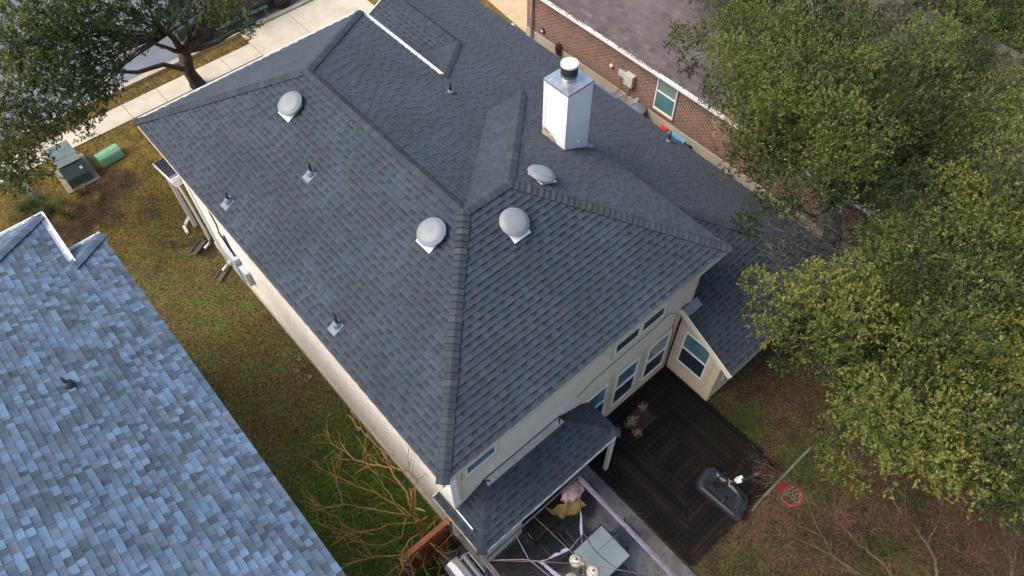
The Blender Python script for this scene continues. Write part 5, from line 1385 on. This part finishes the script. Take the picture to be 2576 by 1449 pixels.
for i, (L_, lb) in enumerate(((RT, 'leafless red budded tree reaching left towards the basketball hoop'), (RT2, 'leafless lichen-barked tree with red buds under the yellow green oak'), (RT3, 'leafless red budded tree in the bottom right corner'))):
    t = thing('bare_tree', tuple(at(*zc7(L_[0][0][0]), z=0)), lb, 'tree', 'bare trees in the back corner'); f = MB()
    b0 = at(*zc7(L_[0][0][0]), z=L_[0][1]); f.tube([(b0.x, b0.y, -.1), b0], [.07, .06], 8)
    tips = bare(f, L_, zc7, 20 + i, .04, .006, .75, .55); f.build('branches', 'bark_olive', t)
    tp = np.array([tuple(q_) for q_ in tips]); tp = tp[rng.random(len(tp)) < .4]; n_ = 3600; P = tp[rng.integers(0, len(tp), n_)] + rng.normal(0, .16, (n_, 3)); D = unit(rng.normal(size=(n_, 3)) + np.array([0, 0, .3])); S = unit(np.cross(D, rng.normal(size=(n_, 3))))
    V, F = quads(P, D, S, rng.uniform(.10, .30, n_), rng.uniform(.006, .012, n_)); C = np.array(REDS)[rng.integers(0, 5, n_)] * rng.uniform(.7, 1.3, (n_, 1)); nmesh('buds', V, F, C, 'twig_red', t)

# ------------------------------------------------------------------ grass, weeds and fallen leaves (uncountable)


def blades(name, P, cols, ln, wd):
    n = len(P); D = unit(rng.normal(0, .55, (n, 3)) + np.array([0, 0, .55])); S = unit(np.cross(D, rng.normal(size=(n, 3))))
    L_ = rng.uniform(.5, 1.2, n) * ln; W_ = np.full(n, wd) * rng.uniform(.6, 1.3, n)
    V = np.stack([P - S * W_[:, None] * .5, P + S * W_[:, None] * .5, P + D * L_[:, None]], 1).reshape(-1, 3)
    o = nmesh(name, V, np.arange(n * 3).reshape(-1, 3), cols, 'blade'); o['kind'] = 'stuff'; return o


def wob(P, f=1.0): return np.sin(P[:, 0] * 1.9 * f + 1.3 * np.sin(P[:, 1] * 1.1 * f)) * np.sin(P[:, 1] * 1.6 * f + 1.7 * np.sin(P[:, 0] * .9 * f))


n = 120000
P = np.column_stack([rng.uniform(-4.2, 6.4, n), rng.uniform(-.4, 22.4, n), np.zeros(n)])
keep = ((P[:, 0] < .22) & (P[:, 1] < 20.6) & ((P[:, 1] > .5) | (P[:, 0] < -1.3))) | ((P[:, 1] > 13.6) & (P[:, 1] < 20.6)) | (P[:, 1] > 21.75)
for cx_, cy_, r_ in ((-1.75, 18.1, 1.5), (-3.5, 17.3, 1.4), (.0, 13.4, .55), (-.6, 19.2, .9)): keep &= (np.hypot(P[:, 0] - cx_, P[:, 1] - cy_) + .35 * wob(P, 2) > r_) | (rng.random(n) < .12)
P = P[keep]; n = len(P); wv = wob(P) + rng.normal(0, .35, n)
f_dry = 1 / (1 + np.exp(-(P[:, 1] + 1.6 * wob(P, .5) - 13.8) * 1.1)); f_grn = np.exp(-(np.hypot(P[:, 0] + 1.0, (P[:, 1] - 2.6) * .8) / 2.4) ** 2)
base = np.where(wv[:, None] > .15, (.115, .135, .034), np.where(wv[:, None] > -.3, (.150, .112, .040), (.092, .064, .029)))
dry = np.where(rng.random((n, 1)) < .5, (.27, .20, .045), np.where(rng.random((n, 1)) < .5, (.19, .15, .035), (.13, .125, .028)))
grn = np.where(rng.random((n, 1)) < .6, (.075, .145, .018), (.11, .175, .026))
C = base * (1 - f_dry[:, None]) + dry * f_dry[:, None]; gm = (rng.random(n) < f_grn * 1.1)[:, None]; C = np.where(gm, grn, C); vg = (P[:, 1] > 21.7)[:, None]
C = np.where(vg, np.where(rng.random((n, 1)) < .5, (.20, .135, .06), (.13, .085, .04)), C) * rng.uniform(.65, 1.35, (n, 1))
blades('lawn_grass', P, C * rng.choice([.5, .8, 1.0, 1.6], (len(P), 1)), .085, .022)
n = 9000; P = np.column_stack([rng.uniform(13.2, 15.3, n), rng.uniform(9, 22, n), np.zeros(n)]); P = P[(P[:, 1] > 14.5) | (P[:, 0] < 15.1)]; P[:, 0] += np.where(P[:, 1] > 14.6, rng.uniform(0, 1, len(P)), 0) * 0; n = len(P)
blades('verge_grass', P, np.where(rng.random((n, 1)) < .5, (.22, .155, .035), (.14, .10, .03)) * rng.uniform(.6, 1.3, (n, 1)), .07, .016)
n = 46000; P = np.column_stack([rng.uniform(4.0, 13.5, n), rng.uniform(-10, .3, n), rng.uniform(.004, .03, n)])
P = P[~((P[:, 0] < 7.92) & (P[:, 1] > -3.97)) & ~((P[:, 0] > 7.9) & (P[:, 1] > -1.2)) & ~((P[:, 0] < 4.14) & (P[:, 1] > -6.5))]
flat_leaves('fallen_leaves', P, rng.uniform(.03, .065, len(P)), [(.085, .052, .026), (.06, .038, .020), (.12, .075, .036), (.04, .026, .016), (.17, .115, .062), (.07, .070, .022)], .4)
n = 14000; cs = np.array([(4.7, -5.2, .9), (7.0, -5.6, .7), (8.6, -4.2, .6), (5.6, -6.4, .8), (8.4, -2.4, .5), (9.4, -6.4, .9), (7.4, -7.2, .8), (8.3, -2.3, .7), (10.5, -6.5, 1.0), (6.6, -5.0, .5)]); ix = rng.integers(0, len(cs), n)
P = np.column_stack([cs[ix, 0] + rng.normal(0, 1, n) * cs[ix, 2] * .55, cs[ix, 1] + rng.normal(0, 1, n) * cs[ix, 2] * .55, np.full(n, .01)]); P = P[~((P[:, 0] < 7.95) & (P[:, 1] > -4.0)) & (P[:, 0] > 4.2)]; n = len(P)
blades('weeds', P, np.where(rng.random((n, 1)) < .5, (.065, .105, .016), (.10, .145, .022)) * rng.uniform(.5, 1.2, (n, 1)), .06, .018)
n = 2200; P = np.column_stack([rng.uniform(-3.2, .2, n), rng.uniform(.8, 20.4, n), rng.uniform(.02, .06, n)]); flat_leaves('stray_leaves', P, rng.uniform(.03, .07, n), [(.14, .066, .032), (.10, .05, .026), (.17, .10, .05), (.20, .14, .08)], .35)
n = 800; P = np.column_stack([rng.uniform(.3, 4.0, n), rng.uniform(-3.4, .0, n), np.full(n, .066)]); cl_ = rng.random(n) < .45; P[cl_, 0] = .75 + rng.normal(0, .10, cl_.sum()); P[cl_, 1] = -1.66 + rng.normal(0, .09, cl_.sum()); flat_leaves('patio_debris', P, rng.uniform(.012, .035, n), [(.40, .30, .15), (.30, .22, .10), (.16, .11, .06)], .15, wr=.8)

# ornamental grass clumps in the mulch bed
zg = lambda q: ((100 + q[0] / 2.0475) / 1.5528, (560 + q[1] / 2.0475) / 1.5528)
for i, (x, y, sc, nb, yel, lb) in enumerate([(450, 400, .42, 70, .5, 'small clump of long grass at the cabinet front'), (575, 470, .36, 45, .8, 'yellowed grass tuft nearest the lawn'), (345, 590, .55, 110, .5, 'wispy grass clump nearest the blue roof'), (215, 545, .6, 150, .15, 'large dark green grass clump in the middle of the bed'), (90, 520, .6, 150, .1, 'dense green grass clump beside the marker post'), (120, 590, .5, 100, .7, 'yellow green grass clump above the white gutter corner'), (20, 540, .6, 120, .1, 'green grass clump at the left picture edge'), (330, 500, .5, 60, .2, 'thin green grass clump left of the concrete pad')]):
    o_ = at(*zg((x, y)), z=0); g_ = np.random.default_rng(50 + i); az = g_.uniform(0, 6.28, nb); el = g_.uniform(.7, 1.45, nb); L_ = sc * g_.uniform(.6, 1.2, nb); Vs = []
    p = np.array(o_) + np.column_stack([g_.normal(0, .05, nb), g_.normal(0, .05, nb), np.zeros(nb)]); sd_ = np.column_stack([-np.sin(az), np.cos(az), np.zeros(nb)]); ring = []
    for k in range(5):
        t = k / 4; e_ = el - 1.5 * t * t; ring.append((p.copy(), .011 * (1 - .85 * t))); p = p + np.column_stack([np.cos(az) * np.cos(e_), np.sin(az) * np.cos(e_), np.sin(e_)]) * (L_ / 4)[:, None]
    V = np.concatenate([np.stack([q_ - sd_ * w_, q_ + sd_ * w_], 1) for q_, w_ in ring], 1).reshape(-1, 3); F = (np.arange(nb)[:, None, None] * 10 + np.array([[0, 1, 3, 2], [2, 3, 5, 4], [4, 5, 7, 6], [6, 7, 9, 8]])[None]).reshape(-1, 4)
    C = np.repeat(np.where(g_.random((nb, 1)) < yel, (.20, .17, .035), (.055, .085, .022)) * g_.uniform(.7, 1.3, (nb, 1)), 4, 0); tag(nmesh('ornamental_grass', V, F, C, 'blade', None, tuple(o_)), lb, 'grass clump', 'long grass clumps in the mulch bed')

# pale stones in the weeds along the house wall
for i, (x, y) in enumerate([(.05, 8.3), (-.02, 7.6), (-.1, 6.9), (.08, 6.2), (-.3, 7.3), (.02, 4.6), (-.08, 3.2), (-.35, 5.5), (.1, 2.2), (-.2, 1.6)]):
    lump('stone', (x + .06, y, .0), .03 + .015 * (i % 3), 'pad', 'small pale stone in the weeds along the stone wall', 'stone', 60 + i, .6, .3)['group'] = 'pale stones along the wall'
